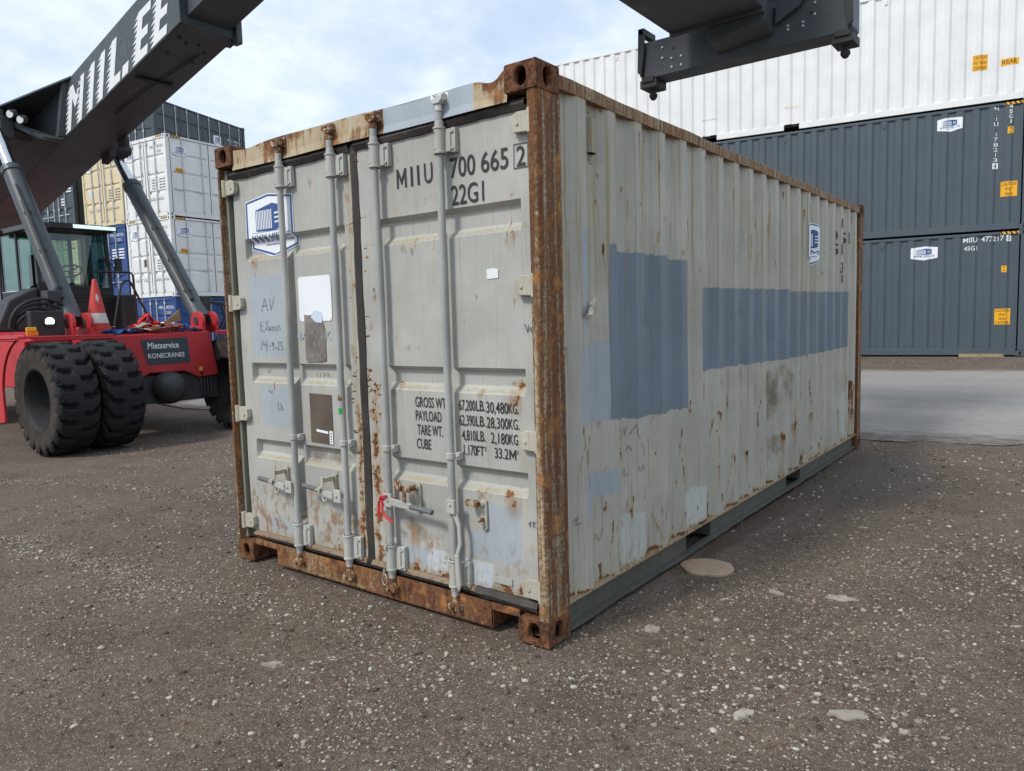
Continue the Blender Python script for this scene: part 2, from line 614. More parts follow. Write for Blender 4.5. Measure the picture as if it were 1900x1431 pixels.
M['redtie'] = flat('red_plastic_strip', (0.62, 0.02, 0.03), .35)
M['wire'] = flat('bright_wire', (0.55, 0.54, 0.5), .35, .6)
M['scrap'] = paint('dirty_plastic_film', (0.62, 0.57, 0.48), rough=.35, var=.25, dirt=.4, dirt_col=(.3, .25, .18), streak=(30, 30, 30))
M['sillgasket'] = steel('muddy_rubber', (0.15, 0.115, 0.09), bias=.34, dirtk=.8, streak=(6, 6, 20), dirt_col=(.22, .16, .10))
M['vent'] = steel('tan_ventilator', (0.34, 0.30, 0.215), bias=0.12, dirtk=1.0)
M['grip'] = paint('dull_zinc_grip', (.115, .118, .118), rough=.5, var=.25, dirt=.4, dirt_col=(.06, .055, .05), streak=(20, 20, 20))
M['faintink'] = flat('faded_marker_ink', (0.20, 0.20, 0.18), .7)

# ------------------------------------------------------------------ the ground
def sstep(x, a, b):
    t = np.clip((x - a) / (b - a), 0, 1)
    return t * t * (3 - 2 * t)


def gz(x, y):
    """the yard falls gently to the left of the container and rises beyond the road"""
    x = np.asarray(x, float); y = np.asarray(y, float)
    left = -0.31 * sstep(x, -3.2, -10.5) * (1 - 0.8 * sstep(x, -14.0, -20.0))
    back = 0.306 * np.clip((y - 6.4) / 11.0, 0, 1) * sstep(x, -11.0, -4.0)
    return left + back


def ground_mat():
    m, t, b = new_mat('gravelly_yard_surface')
    P = t.obj()
    big = t.noise(P, 0.35, 5, 0.6, .3)
    med = t.noise(P, 1.6, 5, 0.62)
    fine = t.noise(P, 28, 5, 0.7)
    vfine = t.noise(P, 150, 3, 0.7)
    col = t.mix(t.ss(med, 0.32, 0.68), (0.094, 0.066, 0.047), (0.138, 0.100, 0.073))
    col = t.mix(t.ss(big, 0.45, 0.7), col, (0.100, 0.075, 0.057))
    col = t.mix(t.ss(fine, 0.50, 0.70, 0, .75), col, (0.205, 0.160, 0.124))
    col = t.mix(t.ss(fine, 0.47, 0.32, 0, .7), col, (0.036, 0.027, 0.021))
    col = t.mix(t.ss(vfine, 0.55, 0.70, 0, .75), col, (0.27, 0.235, 0.20))
    col = t.mix(t.ss(vfine, 0.46, 0.32, 0, .7), col, (0.024, 0.018, 0.015))
    trk = t.noise(t.vmul(P, (.55, 2.2, 1)), 1.0, 4, .6, .4)
    col = t.mix(t.ss(trk, .52, .70, 0, .5), col, (0.058, 0.044, 0.035))
    dens = t.noise(P, 0.9, 4, 0.6)
    hs = None
    for sc, th, rad in ((30, 0.93, 0.28), (55, 0.86, 0.32), (100, 0.78, 0.36), (190, .74, .40)):
        v = t.new('ShaderNodeTexVoronoi', feature='F1')
        t.put(v.inputs['Vector'], P)
        v.inputs['Scale'].default_value = sc
        sp = t.new('ShaderNodeSeparateColor')
        t.l.new(v.outputs['Color'], sp.inputs[0])
        pick = t.m('GREATER_THAN', t.m('ADD', sp.outputs[0], t.m('MULTIPLY', t.m('SUBTRACT', dens, .5), .35)), th)
        stone = t.m('MULTIPLY', pick, t.ss(v.outputs['Distance'], rad, rad - .12))
        tone = t.mix(sp.outputs[1], (0.14, 0.110, 0.086), (0.54, 0.475, 0.40))
        col = t.mix(t.m('MULTIPLY', stone, .9), col, tone)
        k = t.m('MULTIPLY', stone, 12.0 / sc)
        hs = k if hs is None else t.m('ADD', hs, k)
    # damp patch beside the far end of the container, dark strip along its side
    damp_dark = t.attr('damp_dark')
    wf = t.ss(t.m('ADD', damp_dark, t.m('MULTIPLY', t.m('SUBTRACT', t.noise(P, 4, 4, .6), .5), .7)), 0.4, .62)
    col = t.mix(t.m('MULTIPLY', wf, .75), col, (0.070, 0.046, 0.030))
    t.put(b.inputs['Base Color'], col)
    t.put(b.inputs['Roughness'], t.mixf(wf, 0.9, 0.36))
    b.inputs['Specular IOR Level'].default_value = 0.3
    bump(t, b, t.m('ADD', hs, t.m('ADD', t.m('MULTIPLY', fine, .9), t.m('MULTIPLY', vfine, .25))), .02, .9)
    return m


def road_mat():
    m, t, b = new_mat('worn_pale_asphalt')
    P = t.obj()
    big = t.noise(t.vmul(P, (.25, .9, 1)), 1.0, 5, .6)
    lane = t.noise(t.vmul(P, (.06, 1.6, 1)), 1.0, 3, .5)
    fine = t.noise(P, 60, 4, .7)
    col = t.mix(t.ss(big, .35, .7), (0.225, 0.208, 0.192), (0.262, 0.243, 0.225))
    col = t.mix(t.ss(lane, .45, .7, 0, .35), col, (0.18, 0.172, 0.165))
    col = t.mix(t.ss(fine, .5, .75, 0, .5), col, (0.36, 0.345, 0.33))
    patch = t.noise(P, 3.5, 6, .7)
    col = t.mix(t.ss(patch, .55, .75, 0, .35), col, (0.16, 0.15, 0.14))
    grit = t.noise(t.vmul(P, (5, 14, 1)), 1.0, 6, .75)
    col = t.mix(t.ss(grit, .50, .68, 0, .55), col, (.34, .315, .285))
    col = t.mix(t.ss(grit, .46, .32, 0, .55), col, (.135, .123, .112))
    eg = t.m('ADD', t.attr('edge'), t.m('MULTIPLY', t.m('SUBTRACT', t.noise(t.vmul(P, (2.2, 5, 1)), 1.0, 6, .7), .5), 1.5))
    col = t.mix(t.ss(eg, .75, .15), col, t.mix(t.ss(grit, .4, .6), (.085, .064, .049), (.20, .165, .135)))
    t.put(b.inputs['Base Color'], col)
    b.inputs['Roughness'].default_value = .88
    bump(t, b, fine, .006, .6)
    return m


def breaks(lo, hi, segs):
    """cell edges: list of (to, step)"""
    out = [lo]
    for to, st in segs:
        n = max(1, int(round((to - out[-1]) / st)))
        a = out[-1]
        out += [a + (to - a) * (i + 1) / n for i in range(n)]
    return np.array(out)


gx = breaks(-700, 500, [(-60, 40), (-20, 2), (-9, .5), (-5, .12), (4, .045), (8, .2), (40, 2), (500, 40)])
gy = breaks(-60, 700, [(-4, 2), (-2, .1), (3, .045), (9, .12), (24, .5), (60, 2), (700, 40)])


def gfn(X, Y):
    Z = gz(X, Y)
    near = np.exp(-((X - 0.0) ** 2 + (Y - 1.5) ** 2) / 90.0)
    n = (hnoise(X * 1.1, Y * 1.1, 1) - .5) * .038 + (hnoise(X * 4, Y * 4, 2) - .5) * .014 + (hnoise(X * 11, Y * 11, 3) - .5) * .010
    under = sstep(X, -2.9, -2.3) * sstep(X, .35, -.1) * sstep(Y, -.5, 0) * sstep(Y, 6.6, 6.0)
    return X, Y, Z + n * near * (1 - .8 * under) - .012


mb, GU, GV = grid_mesh(gx, gy, gfn)
damp_dark = np.exp(-(((GU - .45) / .55) ** 2 + ((GV - 4.4) / 1.5) ** 2)) * 1.0 + .8 * np.exp(-(((GU - .05) / .12) ** 2 + ((GV - 2.6) / 1.6) ** 2))  # damp patch, then a narrow dark strip along the container side
mb.at['damp_dark'] = damp_dark
ground = mb.build('ground', ground_mat(), smooth=True)
tag(ground, kind='structure')

# the paved road crossing behind the container, ragged at its near edge
rx = breaks(-60, 60, [(-8, 2), (8, .15), (60, 2)])
RYF = 14.6
rv_ = np.linspace(0, 1, 40)


def rfn(U, V):
    near = 6.55 + (hnoise(U * 1.3, U * 0, 5) - .5) * .45 + (hnoise(U * 6, U * 0, 6) - .5) * .22 + (hnoise(U * 19, U * 0, 7) - .5) * .10 + .02 * U
    far = RYF + .15 * U + (hnoise(U * 2, U * 0, 8) - .5) * .12
    Y = near + (far - near) * V
    edge = np.minimum(V, 1 - V)
    return U, Y, gz(U, Y) + .012 * np.clip(edge * 40, -.3, 1) + .004


mb, RU, RV = grid_mesh(rx, rv_, rfn)
mb.at['edge'] = np.minimum(RV, 1 - RV) * 8.0
tag(mb.build('road', road_mat(), smooth=True), kind='structure')


def stone_mat():
    m, t, b = new_mat('limestone_chips')
    a = t.attr('tint')
    n = t.noise(t.obj(), 90, 3, .6)
    rp = t.new('ShaderNodeValToRGB')
    e = rp.color_ramp.elements
    e[0].position = 0; e[0].color = (.035, .027, .022, 1)
    e[1].position = 1; e[1].color = (.47, .435, .385, 1)
    for p, c in ((.22, (.055, .043, .035, 1)), (.30, (.17, .132, .104, 1)), (.52, (.23, .19, .152, 1)), (.80, (.37, .325, .27, 1)), (.955, (.46, .425, .375, 1)), (.965, (.28, .13, .075, 1)), (.975, (.46, .44, .40, 1))):
        k = e.new(p); k.color = c
    t.put(rp.inputs[0], a)
    t.put(b.inputs['Base Color'], t.mix(t.ss(n, .4, .7, 0, .35), rp.outputs[0], (.13, .11, .095)))
    b.inputs['Roughness'].default_value = .9
    return m


M['stone'] = stone_mat()


def ico():
    bm = bmesh.new()
    bmesh.ops.create_icosphere(bm, subdivisions=1, radius=1)
    v = np.array([p.co[:] for p in bm.verts]); f = np.array([[q.index for q in p.verts] for p in bm.faces])
    bm.free()
    return v, f


IV, IF = ico()


def gravel():
    rng = np.random.default_rng(5)
    pts = []
    def scatter(n, x0, x1, y0, y1, smin, smax, pw, clump=2.2):
        x = rng.uniform(x0, x1, n * 4); y = rng.uniform(y0, y1, n * 4)
        d = hnoise(x * .8, y * .8, 21) * .6 + hnoise(x * 2.3, y * 2.3, 22) * .4
        # strips of loose chippings pushed aside by the wheels
        for (a, b_, c, d_, wd, k) in ((-4.6, -.85, -1.6, -.35, .10, 1.0), (-1.9, -.35, -.1, -.25, .12, .55), (.0, -.22, 1.5, .05, .12, .7), (.25, .1, 1.5, .75, .2, .35), (-3.4, 1.6, -2.5, 2.2, .2, .35), (-5.5, -.2, -2.8, .8, .2, .4), (1.0, 1.4, 2.2, 3.5, .3, .4), (-1.6, -1.4, -.9, -1.1, .25, .5), (-.3, -.6, .5, -.9, .25, .4)):
            L2 = (c - a) ** 2 + (d_ - b_) ** 2
            tt = np.clip(((x - a) * (c - a) + (y - b_) * (d_ - b_)) / L2, 0, 1)
            dd = np.hypot(x - a - tt * (c - a), y - b_ - tt * (d_ - b_)) + (hnoise(x * 5, y * 5, 23) - .5) * wd
            d = d + k * np.exp(-(dd / wd) ** 2)
        keep = rng.uniform(0, 1, n * 4) < np.clip((d - .18) * clump * .55, .04, 1)
        inside = (x > -2.42) & (x < -.02) & (y > .02) & (y < 6.05)
        keep &= ~inside
        x, y = x[keep][:n], y[keep][:n]
        s = smin + (smax - smin) * rng.uniform(0, 1, len(x)) ** pw
        pts.append(np.stack([x, y, s], 1))
    scatter(9500, -3.2, 2.6, -2.0, 2.2, .003, .0085, 1.8)
    scatter(1700, -3.6, 2.8, -2.0, 3.0, .006, .017, 4.0)
    scatter(5200, -8, 4.2, -1.6, 6.4, .006, .018, 3.0)
    scatter(3800, -11, 5, 2, 6.3, .007, .020, 3.0)
    scatter(900, -6, 4, 15.2, 18.2, .008, .02, 2)
    def strip(n, x0, y0, x1, y1, wd, smin, smax):
        t = rng.uniform(0, 1, n)
        k = rng.normal(0, wd, n) * (.5 + hnoise(t * 9 + x0 * 3, t * 0, 25))
        L = math.hypot(x1 - x0, y1 - y0)
        w_ = (hnoise(t * 5 + y0, t * 0, 26) - .5) * .25
        x = x0 + (x1 - x0) * t - (y1 - y0) / L * (k + w_); y = y0 + (y1 - y0) * t + (x1 - x0) / L * (k + w_)
        ok = rng.uniform(0, 1, n) < .15 + hnoise(x * 2.5, y * 2.5, 27)
        ok &= ~((x > -2.42) & (x < -.02) & (y > .02) & (y < 6.05))
        s = smin + (smax - smin) * rng.uniform(0, 1, n) ** 3
        pts.append(np.stack([x, y, s], 1)[ok])
    strip(5000, -5.2, -.80, -2.3, -.52, .085, .003, .011)
    strip(700, -2.3, -.52, -.2, -.32, .08, .004, .014)
    strip(450, -.1, -.20, 1.4, .06, .09, .004, .018)
    strip(450, .5, .15, 1.5, .55, .16, .004, .016)
    strip(700, -.1, -.02, .9, 2.2, .10, .003, .011)
    strip(600, -.9, -.62, -.1, -.95, .12, .004, .012)
    strip(900, -5.5, 1.6, -2.7, .55, .14, .005, .016)
    strip(900, -9, .3, -4, 1.2, .15, .006, .016)
    strip(700, .8, -.35, 1.6, -.6, .12, .004, .016)
    A = np.concatenate(pts)
    n = len(A)
    nv, nf = len(IV), len(IF)
    sc = rng.uniform(.55, 1.25, (n, 1, 3)); sc[:, :, 2] *= .55
    jit = 1 + rng.uniform(-.40, .34, (n, nv, 1))
    ang = rng.uniform(0, 6.283, n)
    V = IV[None] * jit * sc
    c, s = np.cos(ang)[:, None], np.sin(ang)[:, None]
    X = V[..., 0] * c - V[..., 1] * s; Y = V[..., 0] * s + V[..., 1] * c
    V = np.stack([X, Y, V[..., 2]], -1) * A[:, 2][:, None, None]
    _, _, gzv = gfn(A[:, 0], A[:, 1])
    V[..., 0] += A[:, 0][:, None]; V[..., 1] += A[:, 1][:, None]
    V[..., 2] += (gzv + A[:, 2] * .12)[:, None]
    F = (IF[None] + (np.arange(n) * nv)[:, None, None]).reshape(-1, 3)
    me = bpy.data.meshes.new('gravel')
    me.vertices.add(n * nv)
    me.vertices.foreach_set('co', V.astype(np.float32).ravel())
    me.loops.add(len(F) * 3)
    me.loops.foreach_set('vertex_index', F.astype(np.int32).ravel())
    me.polygons.add(len(F))
    me.polygons.foreach_set('loop_start', (np.arange(len(F)) * 3).astype(np.int32))
    me.update(calc_edges=True)
    a = me.attributes.new('tint', 'FLOAT', 'POINT')
    a.data.foreach_set('value', np.repeat(rng.uniform(0, 1, n) ** .8, nv).astype(np.float32))
    me.materials.append(M['stone'])
    o = bpy.data.objects.new('gravel', me)
    COL.objects.link(o)
    tag(o, 'loose pale limestone chippings strewn over the dark yard', 'gravel', kind='stuff')


gravel()

# larger pale stones pressed flush into the yard
M['slabstone'] = paint('pale_embedded_stone', (0.29, 0.255, 0.215), rough=.9, var=.35, dirt=.8, dirt_col=(.15, .13, .11), streak=(25, 25, 25), spec=.2, bumpd=.004)
for (x, y, a, b_, rz, lab) in ((.91, 1.39, .115, .05, .3, 'flat pale broken stone in the yard, right of the rusty round lid'),
                             (.27, .49, .055, .042, .4, 'small pale stone near the rusty bottom corner of the container'),
                             (1.23, .2, .09, .045, .5, 'pale crumbled concrete patch at the lower right of the yard'),
                             (-.96, -.78, .065, .03, .5, 'lone pale flat stone in front of the container doors'),
                             (.9, -.01, .055, .035, 1.3, 'pointed pale stone at the lower right, left of the crumbled patch'),
                             (.62, 1.25, .05, .022, -.3, 'thin pale sliver of stone between the rusty lid and the flat broken stone')):
    mb = MB()
    n = 22
    pts = []
    for i in range(n):
        t = 2 * math.pi * i / n
        k = 1 + random.uniform(-.36, .26)
        px, py = a * .85 * k * math.cos(t), b_ * .85 * k * math.sin(t)
        pts.append((x + px * math.cos(rz) - py * math.sin(rz), y + px * math.sin(rz) + py * math.cos(rz)))
    top = [(x + (p[0] - x) * .86, y + (p[1] - y) * .86) for p in pts]
    zb = float(gfn(np.array([x]), np.array([y]))[2][0])
    vs = [(p[0], p[1], zb - .015) for p in pts] + [(p[0], p[1], zb + .010 + random.uniform(-.004, .004)) for p in top] + [(x, y, zb + .013)]
    fs = [(i, (i + 1) % n, n + (i + 1) % n, n + i) for i in range(n)] + [(n + i, n + (i + 1) % n, 2 * n) for i in range(n)]
    mb.add(vs, fs)
    tag(mb.build('embedded_stone', M['slabstone'], smooth=True), lab, 'stone', 'pale stones pressed into the yard')

# rusty round lid lying in the gravel
M['lid'] = steel('rusted_lid_plate', (0.40, 0.285, 0.20), bias=.16, dirtk=1.2, dirt_col=(.32, .22, .14), streak=(9, 9, 9), rust_light=1.0, rust_soft=.25, bumpd=.008)
mb = MB()
n = 48
lx, ly = .155, 1.43
zb = float(gfn(np.array([lx]), np.array([ly]))[2][0])
rim = []
for i in range(n):
    t = 2 * math.pi * i / n
    k = 1 - .10 * math.exp(-((t - 3.9) / .25) ** 2) - .06 * math.exp(-((t - 5.2) / .2) ** 2) + random.uniform(-.008, .008)
    rim.append((lx + .155 * k * math.cos(t), ly + .150 * k * math.sin(t)))
lv = [(p[0], p[1], zb - .01) for p in rim] + [(p[0], p[1], zb + .012) for p in rim] + [(lx + (p[0] - lx) * .93, ly + (p[1] - ly) * .93, zb + .016) for p in rim] + [(lx + (p[0] - lx) * .5, ly + (p[1] - ly) * .5, zb + .017) for p in rim] + [(lx, ly, zb + .018)]
lf = []
for r in range(3):
    lf += [(r * n + i, r * n + (i + 1) % n, (r + 1) * n + (i + 1) % n, (r + 1) * n + i) for i in range(n)]
lf += [(3 * n + i, 3 * n + (i + 1) % n, 4 * n) for i in range(n)]
mb.add(lv, lf)
tag(mb.build('manhole_lid', M['lid'], smooth=True), 'rusty tan round metal lid with a chipped rim in the gravel beside the container', 'lid')

# ------------------------------------------------------------------ the old grey container
CW, CL, CH = 2.438, 6.058, 2.591
box20 = thing('shipping_container', 'rust streaked grey container with steel blue paint patches standing on the gravel yard', 'container', (-CW / 2, CL / 2, 0))

PIT = .284


def corr(y):
    t = (np.asarray(y, float) - .409) % PIT
    return -0.008 - .036 * np.interp(t, [0, .069, .141, .210, .284], [0, 1, 1, 0, 0])


CREASES = []
for k in range(-2, 22):
    for d in (0, .069, .141, .210):
        c = .409 + k * PIT + d
        if .19 < c < 5.87: CREASES.append(c)


def drips(U, V, seeds, seed=1, dens=1.0):
    """rust marks as small clusters of runs: (solid rust, thin brown stain below)"""
    rg = random.Random(seed)
    R = np.zeros_like(U); S = np.zeros_like(U)
    for (u, v, wd, ln, st) in seeds:
        n = max(2, int(2 + wd * 130 * dens))
        for k in range(n):
            uu = u + rg.gauss(0, .55) * wd; vv = v + rg.gauss(0, .5) * wd
            w1 = max(.0028, wd * rg.uniform(.18, .46)); l1 = ln * rg.uniform(.2, 1.2)
            near = np.abs(U - uu) < .12
            du = (U - uu - (hnoise(V * 9 + uu * 50, V * 0, 31) - .5) * .010 - rg.gauss(0, .05) * (V - vv))
            top = np.where(V > vv, np.exp(-((V - vv) / (w1 * 1.4)) ** 2), 1.0)
            R = np.where(near, np.maximum(R, 1.15 * st * rg.uniform(.65, 1.0) * np.exp(-(du / w1) ** 2) * top * np.where(V < vv, np.exp(-(vv - V) / (l1 * .35)), 1)), R)
            S = np.where(near, np.maximum(S, rg.uniform(.5, 1.0) * np.exp(-(du / (w1 * 1.3)) ** 2) * top * np.where(V < vv, np.exp(-(vv - V) / (l1 * 1.5)), 1)), S)
        S = np.maximum(S, .7 * np.exp(-((U - u) / (wd * 1.2)) ** 2 - ((V - v + wd * .6) / (wd * 1.6)) ** 2))
    return R, S


def seeds_field(U, V, seeds, wander=.006):
    F = np.zeros_like(U)
    for (u, v, wd, ln, st) in seeds:
        du = U - u - (hnoise(V * 9 + u * 50, V * 0, 31) - .5) * wander * 2
        head = np.exp(-((du / (wd * 1.0)) ** 2) - ((V - v) / (wd * .8)) ** 2)
        dn = np.where(V < v, np.exp(-(v - V) / ln), np.exp(-((V - v) / (wd)) ** 2))
        F = np.maximum(F, st * np.maximum(head, .85 * np.exp(-(du / (wd * .42)) ** 2) * dn))
    return F


def sd_box(U, V, u0, u1, v0, v1):
    return np.minimum(np.minimum(U - u0, u1 - U), np.minimum(V - v0, v1 - V))


def poly_top(U, V, top, bot):
    """inside between two height profiles"""
    tu, tv = zip(*top); bu, bv = zip(*bot)
    lo, hi = max(tu[0], bu[0]), min(tu[-1], bu[-1])
    return np.minimum(np.minimum(np.interp(U, tu, tv) - V, V - np.interp(U, bu, bv)), np.minimum(U - lo, hi - U))


def wall_side(name, mat, x_sign, parent, fields=True):
    us = np.array(sorted(set([round(c, 4) for c in CREASES]) | set(np.round(np.arange(.185, 5.885, .0125), 4))))
    vs = np.linspace(.150, 2.506, 150)
    dent = lambda U, V: -(.012 * np.exp(-((U - 3.05) / .09) ** 2 - ((V - 1.30) / .07) ** 2) + .009 * np.exp(-((U - 2.5) / .06) ** 2 - ((V - 1.47) / .05) ** 2) + .008 * np.exp(-((U - 1.05) / .05) ** 2 - ((V - 1.45) / .06) ** 2)
                          + .007 * np.exp(-((U - 4.1) / .08) ** 2 - ((V - 1.35) / .06) ** 2) + .006 * (hnoise(U * 2.2, V * 1.6, 41) - .5))
    if x_sign > 0:
        mb, U, V = grid_mesh(us, vs, lambda U, V: (corr(U) + dent(U, V), U, V))
    else:
        mb, U, V = grid_mesh(us, vs, lambda U, V: (-CW - corr(U), U, V))
    if fields:
        rs = [(1.058, 2.306, .016, .05, .8), (1.052, 2.036, .014, .06, .75), (.492, 1.853, .008, .14, .75), (1.165, 1.955, .008, .12, .75), (2.103, 1.944, .016, .35, .85), (2.349, 1.902, .010, .2, .7), (.599, 1.726, .008, .1, .7),
              (1.675, 1.533, .012, .1, .7), (1.774, 1.703, .010, .1, .7), (.255, 1.334, .016, .06, .9), (1.259, 2.032, .006, .3, .6), (3.272, 1.821, .014, .15, .7), (3.57, 1.696, .02, .08, .75),
              (.391, .92, .009, .30, .75), (.579, .72, .012, .03, .75), (.583, .523, .018, .07, .9), (.664, .314, .010, .12, .8), (.531, .212, .022, .05, .95), (.768, .765, .026, .04, .8), (.544, .968, .02, .05, .75), (1.315, .575, .018, .16, .8), (1.32, .85, .012, .12, .75),
              (1.652, .912, .028, .10, .85), (2.043, .826, .024, .22, .85), (2.192, .822, .020, .06, .8), (2.328, .48, .022, .14, .8), (2.577, .485, .026, .12, .85), (3.428, .487, .035, .2, .85), (3.063, .506, .02, .15, .75), (3.71, .536, .03, .2, .85), (4.242, .562, .03, .15, .8), (4.234, .84, .025, .1, .75), (3.961, .205, .03, .1, .9),
              (5.687, .681, .075, .6, .95), (5.711, .42, .06, .4, .85), (1.913, .227, .024, .08, .85), (2.095, .26, .03, .08, .85), (.734, .376, .008, .12, .75), (1.611, .254, .01, .1, .75), (.396, .784, .006, .15, .65), (5.253, .591, .02, .2, .7), (2.041, .5, .012, .2, .7), (2.872, .292, .012, .12, .75), (2.15, 1.5, .01, .2, .5)]
        rg = random.Random(3)
        for i in range(70):
            rs.append((rg.choice(CREASES) + rg.uniform(-.02, .02), rg.uniform(.2, 1.1) if rg.random() < .6 else rg.uniform(1.7, 2.45), rg.uniform(.003, .007), rg.uniform(.02, .09), rg.uniform(.45, .75)))
        rust, stain = drips(U, V, rs, 4)
        stain = np.maximum(stain, .55 * np.exp(-((V - .16) / .06) ** 2) * hnoise(U * 7, U * 0, 15))
        sn = hnoise(U * 26, V * 8, 74) * .5 + hnoise(U * 70, V * 20, 75) * .5
        stain = np.maximum(stain, np.clip((.55 - V) / .5, 0, 1) * np.clip(sn * 2.4 - .95, 0, 1) * .9)
        rust += (.15 + .55 * hnoise(U * 9, U * 0, 14)) * np.exp(-((V - .155) / .022) ** 2) + .16 * np.exp(-((V - .17) / .12) ** 2) + .35 * np.exp(-((V - 2.50) / .02) ** 2)
        rust += .9 * np.exp(-((U - 5.86) / .03) ** 2) * (hnoise(V * 3, V * 0, 9) * .6 + .3)
        rg = random.Random(77)
        for i in range(420):
            u0 = rg.choice(CREASES) + rg.uniform(-.05, .05); v0 = .2 + 1.0 * rg.random() ** 1.3 if rg.random() < .65 else rg.uniform(1.7, 2.45)
            ln = rg.uniform(.015, .11); tl = rg.gauss(0, .18); wd = rg.uniform(.003, .007)
            tt = np.clip((V - v0) / ln, 0, 1)
            stain = np.maximum(stain, rg.uniform(.4, .9) * np.exp(-((U - u0 - tl * (V - v0)) / (wd * 1.6)) ** 2) * np.where(V < v0, np.exp(-(v0 - V) / rg.uniform(.08, .40)), 1) * (V < v0 + ln))
            rust = np.maximum(rust, rg.uniform(.4, .8) * np.exp(-((U - u0 - tl * (V - v0)) / wd) ** 2) * np.exp(-(np.where(V < v0, v0 - V, np.maximum(V - v0 - ln, 0)) / .012) ** 2))
        dirt = np.zeros_like(U)
        rg = random.Random(9)
        for i, c in enumerate(CREASES):
            for rep in range(3):
                s = rg.uniform(.45, 1.15) * (1.25 if c < .75 or rg.random() < .2 else .8)
                cc = c + rg.uniform(-.018, .018)
                top = rg.uniform(1.7, 2.5); ln = rg.uniform(.5, 1.8)
                prof = np.where(V > top, np.exp(-((V - top) / .5) ** 2), np.clip(1 - (top - V) / ln, 0, 1))
                dirt = np.maximum(dirt, s * np.exp(-((U - cc - (hnoise(V * 4 + i, V * 0, 33) - .5) * .016) / rg.uniform(.004, .014)) ** 2) * prof)
        dirt = np.maximum(dirt, .30 * np.clip((V - 1.6) / .8, 0, 1))
        dirt = np.maximum(dirt, .35 * np.clip((.6 - V) / .6, 0, 1))
        dirt = np.maximum(dirt, .28 * sstep(U, 3.3, 5.5))
        grime = .85 * np.exp(-((U - 3.15) / .22) ** 4 - ((V - .86) / .22) ** 4) + .8 * np.exp(-((U - 3.55) / .2) ** 4 - ((V - .9) / .2) ** 4) + .75 * np.exp(-((U - 3.25) / .22) ** 4 - ((V - .43) / .13) ** 4)
        grime -= .4 * np.exp(-((U - 3.35) / .10) ** 2 - ((V - .88) / .09) ** 2)
        blue = np.maximum(poly_top(U, V, [(.61, 1.85), (.66, 1.86), (.731, 1.825), (.985, 1.826), (1.282, 1.826), (1.34, 1.838), (1.35, 1.812), (1.59, 1.812)], [(.61, .966), (.988, .936), (1.279, .932), (1.59, .924)]),
                          poly_top(U, V, [(1.765, 1.657), (2.428, 1.661), (3.57, 1.67), (3.62, 1.655), (5.49, 1.675)], [(1.765, 1.132), (2.348, 1.127), (3.582, 1.105), (5.49, 1.112)]))
        light = np.maximum.reduce([sd_box(U, V, .360, .455, 1.386, 1.908), sd_box(U, V, .345, .640, .972, 1.362), sd_box(U, V, .39, .70, .585, .71), sd_box(U, V, .37, .42, .5, .75)])
        pale = np.maximum.reduce([poly_top(U, V, [(.70, .44), (.985, .414)], [(.70, .165), (.985, .155)]), poly_top(U, V, [(1.502, .412), (1.826, .395)], [(1.502, .175), (1.826, .16)]), sd_box(U, V, 5.22, 5.43, .19, .66)])
        mb.at.update(rust=rust * (1 - .8 * (np.maximum(blue, 0) > .01)), stain=stain * (1 - .75 * (np.maximum(blue, 0) > .01)), dirt=dirt, grime=grime, blue=blue, light=light, pale=pale)
    return mb.build(name, mat, parent, smooth=False, fix=False)


wall_side('side_panel', M['side'], 1, box20)
wall_side('side_panel', M['side'], -1, box20, fields=False)

# corner castings with their oval openings
def casting_solid(mb, x0, x1, y0, y1, z0, z1, fx, fy):
    """hollow block: walls with oval holes on the two faces fx (the x face) and fy (the y face)"""
    w_ = .028
    def face(u0, u1, v0, v1, put):
        n = 28
        cu, cv = (u0 + u1) / 2, (v0 + v1) / 2
        hu, hv = .030, .040
        inner = []; outer = []
        for i in range(n):
            a = 2 * math.pi * (i + .5) / n
            ca, sa = math.cos(a), math.sin(a)
            ku = max(-1, min(1, 1.25 * ca)); kv = max(-1, min(1, 1.08 * sa))
            inner.append((cu + hu * ca, cv + hv * math.copysign(abs(sa) ** .75, sa)))
            k = min(((u1 - u0) / 2) / max(1e-9, abs(ca)), ((v1 - v0) / 2) / max(1e-9, abs(sa)))
            outer.append((cu + k * ca, cv + k * sa))
        for c in ((u0, v0), (u1, v0), (u1, v1), (u0, v1)):
            j = min(range(n), key=lambda i: math.hypot(outer[i][0] - c[0], outer[i][1] - c[1]))
            outer[j] = c
        for i in range(n):
            j = (i + 1) % n
            mb.add([put(*outer[i], 0), put(*outer[j], 0), put(*inner[j], 0), put(*inner[i], 0)], [(0, 1, 2, 3)])
            mb.add([put(*inner[i], 0), put(*inner[j], 0), put(*inner[j], w_), put(*inner[i], w_)], [(0, 1, 2, 3)])
    sx = 1 if fx > 0 else -1
    sy = 1 if fy > 0 else -1
    xf = x1 if fx > 0 else x0
    yf = y1 if fy > 0 else y0
    face(y0, y1, z0, z1, lambda u, v, d: (xf - sx * d, u, v))
    face(x0, x1, z0, z1, lambda u, v, d: (u, yf - sy * d, v))
    xb = x0 if fx > 0 else x1
    yb = y0 if fy > 0 else y1
    mb.add([(xb, y0, z0), (xb, y1, z0), (xb, y1, z1), (xb, y0, z1)], [(0, 1, 2, 3)])
    mb.add([(x0, yb, z0), (x1, yb, z0), (x1, yb, z1), (x0, yb, z1)], [(0, 1, 2, 3)])
    for z in (z0, z1):
        mb.add([(x0, y0, z), (x1, y0, z), (x1, y1, z), (x0, y1, z)], [(0, 1, 2, 3)])
    # dark inner pocket wall
    i = .036
    mb.add([(x0 + i, y0 + i, z0 + .03), (x1 - i, y0 + i, z0 + .03), (x1 - i, y1 - i, z0 + .03), (x0 + i, y1 - i, z0 + .03)], [(0, 1, 2, 3)])


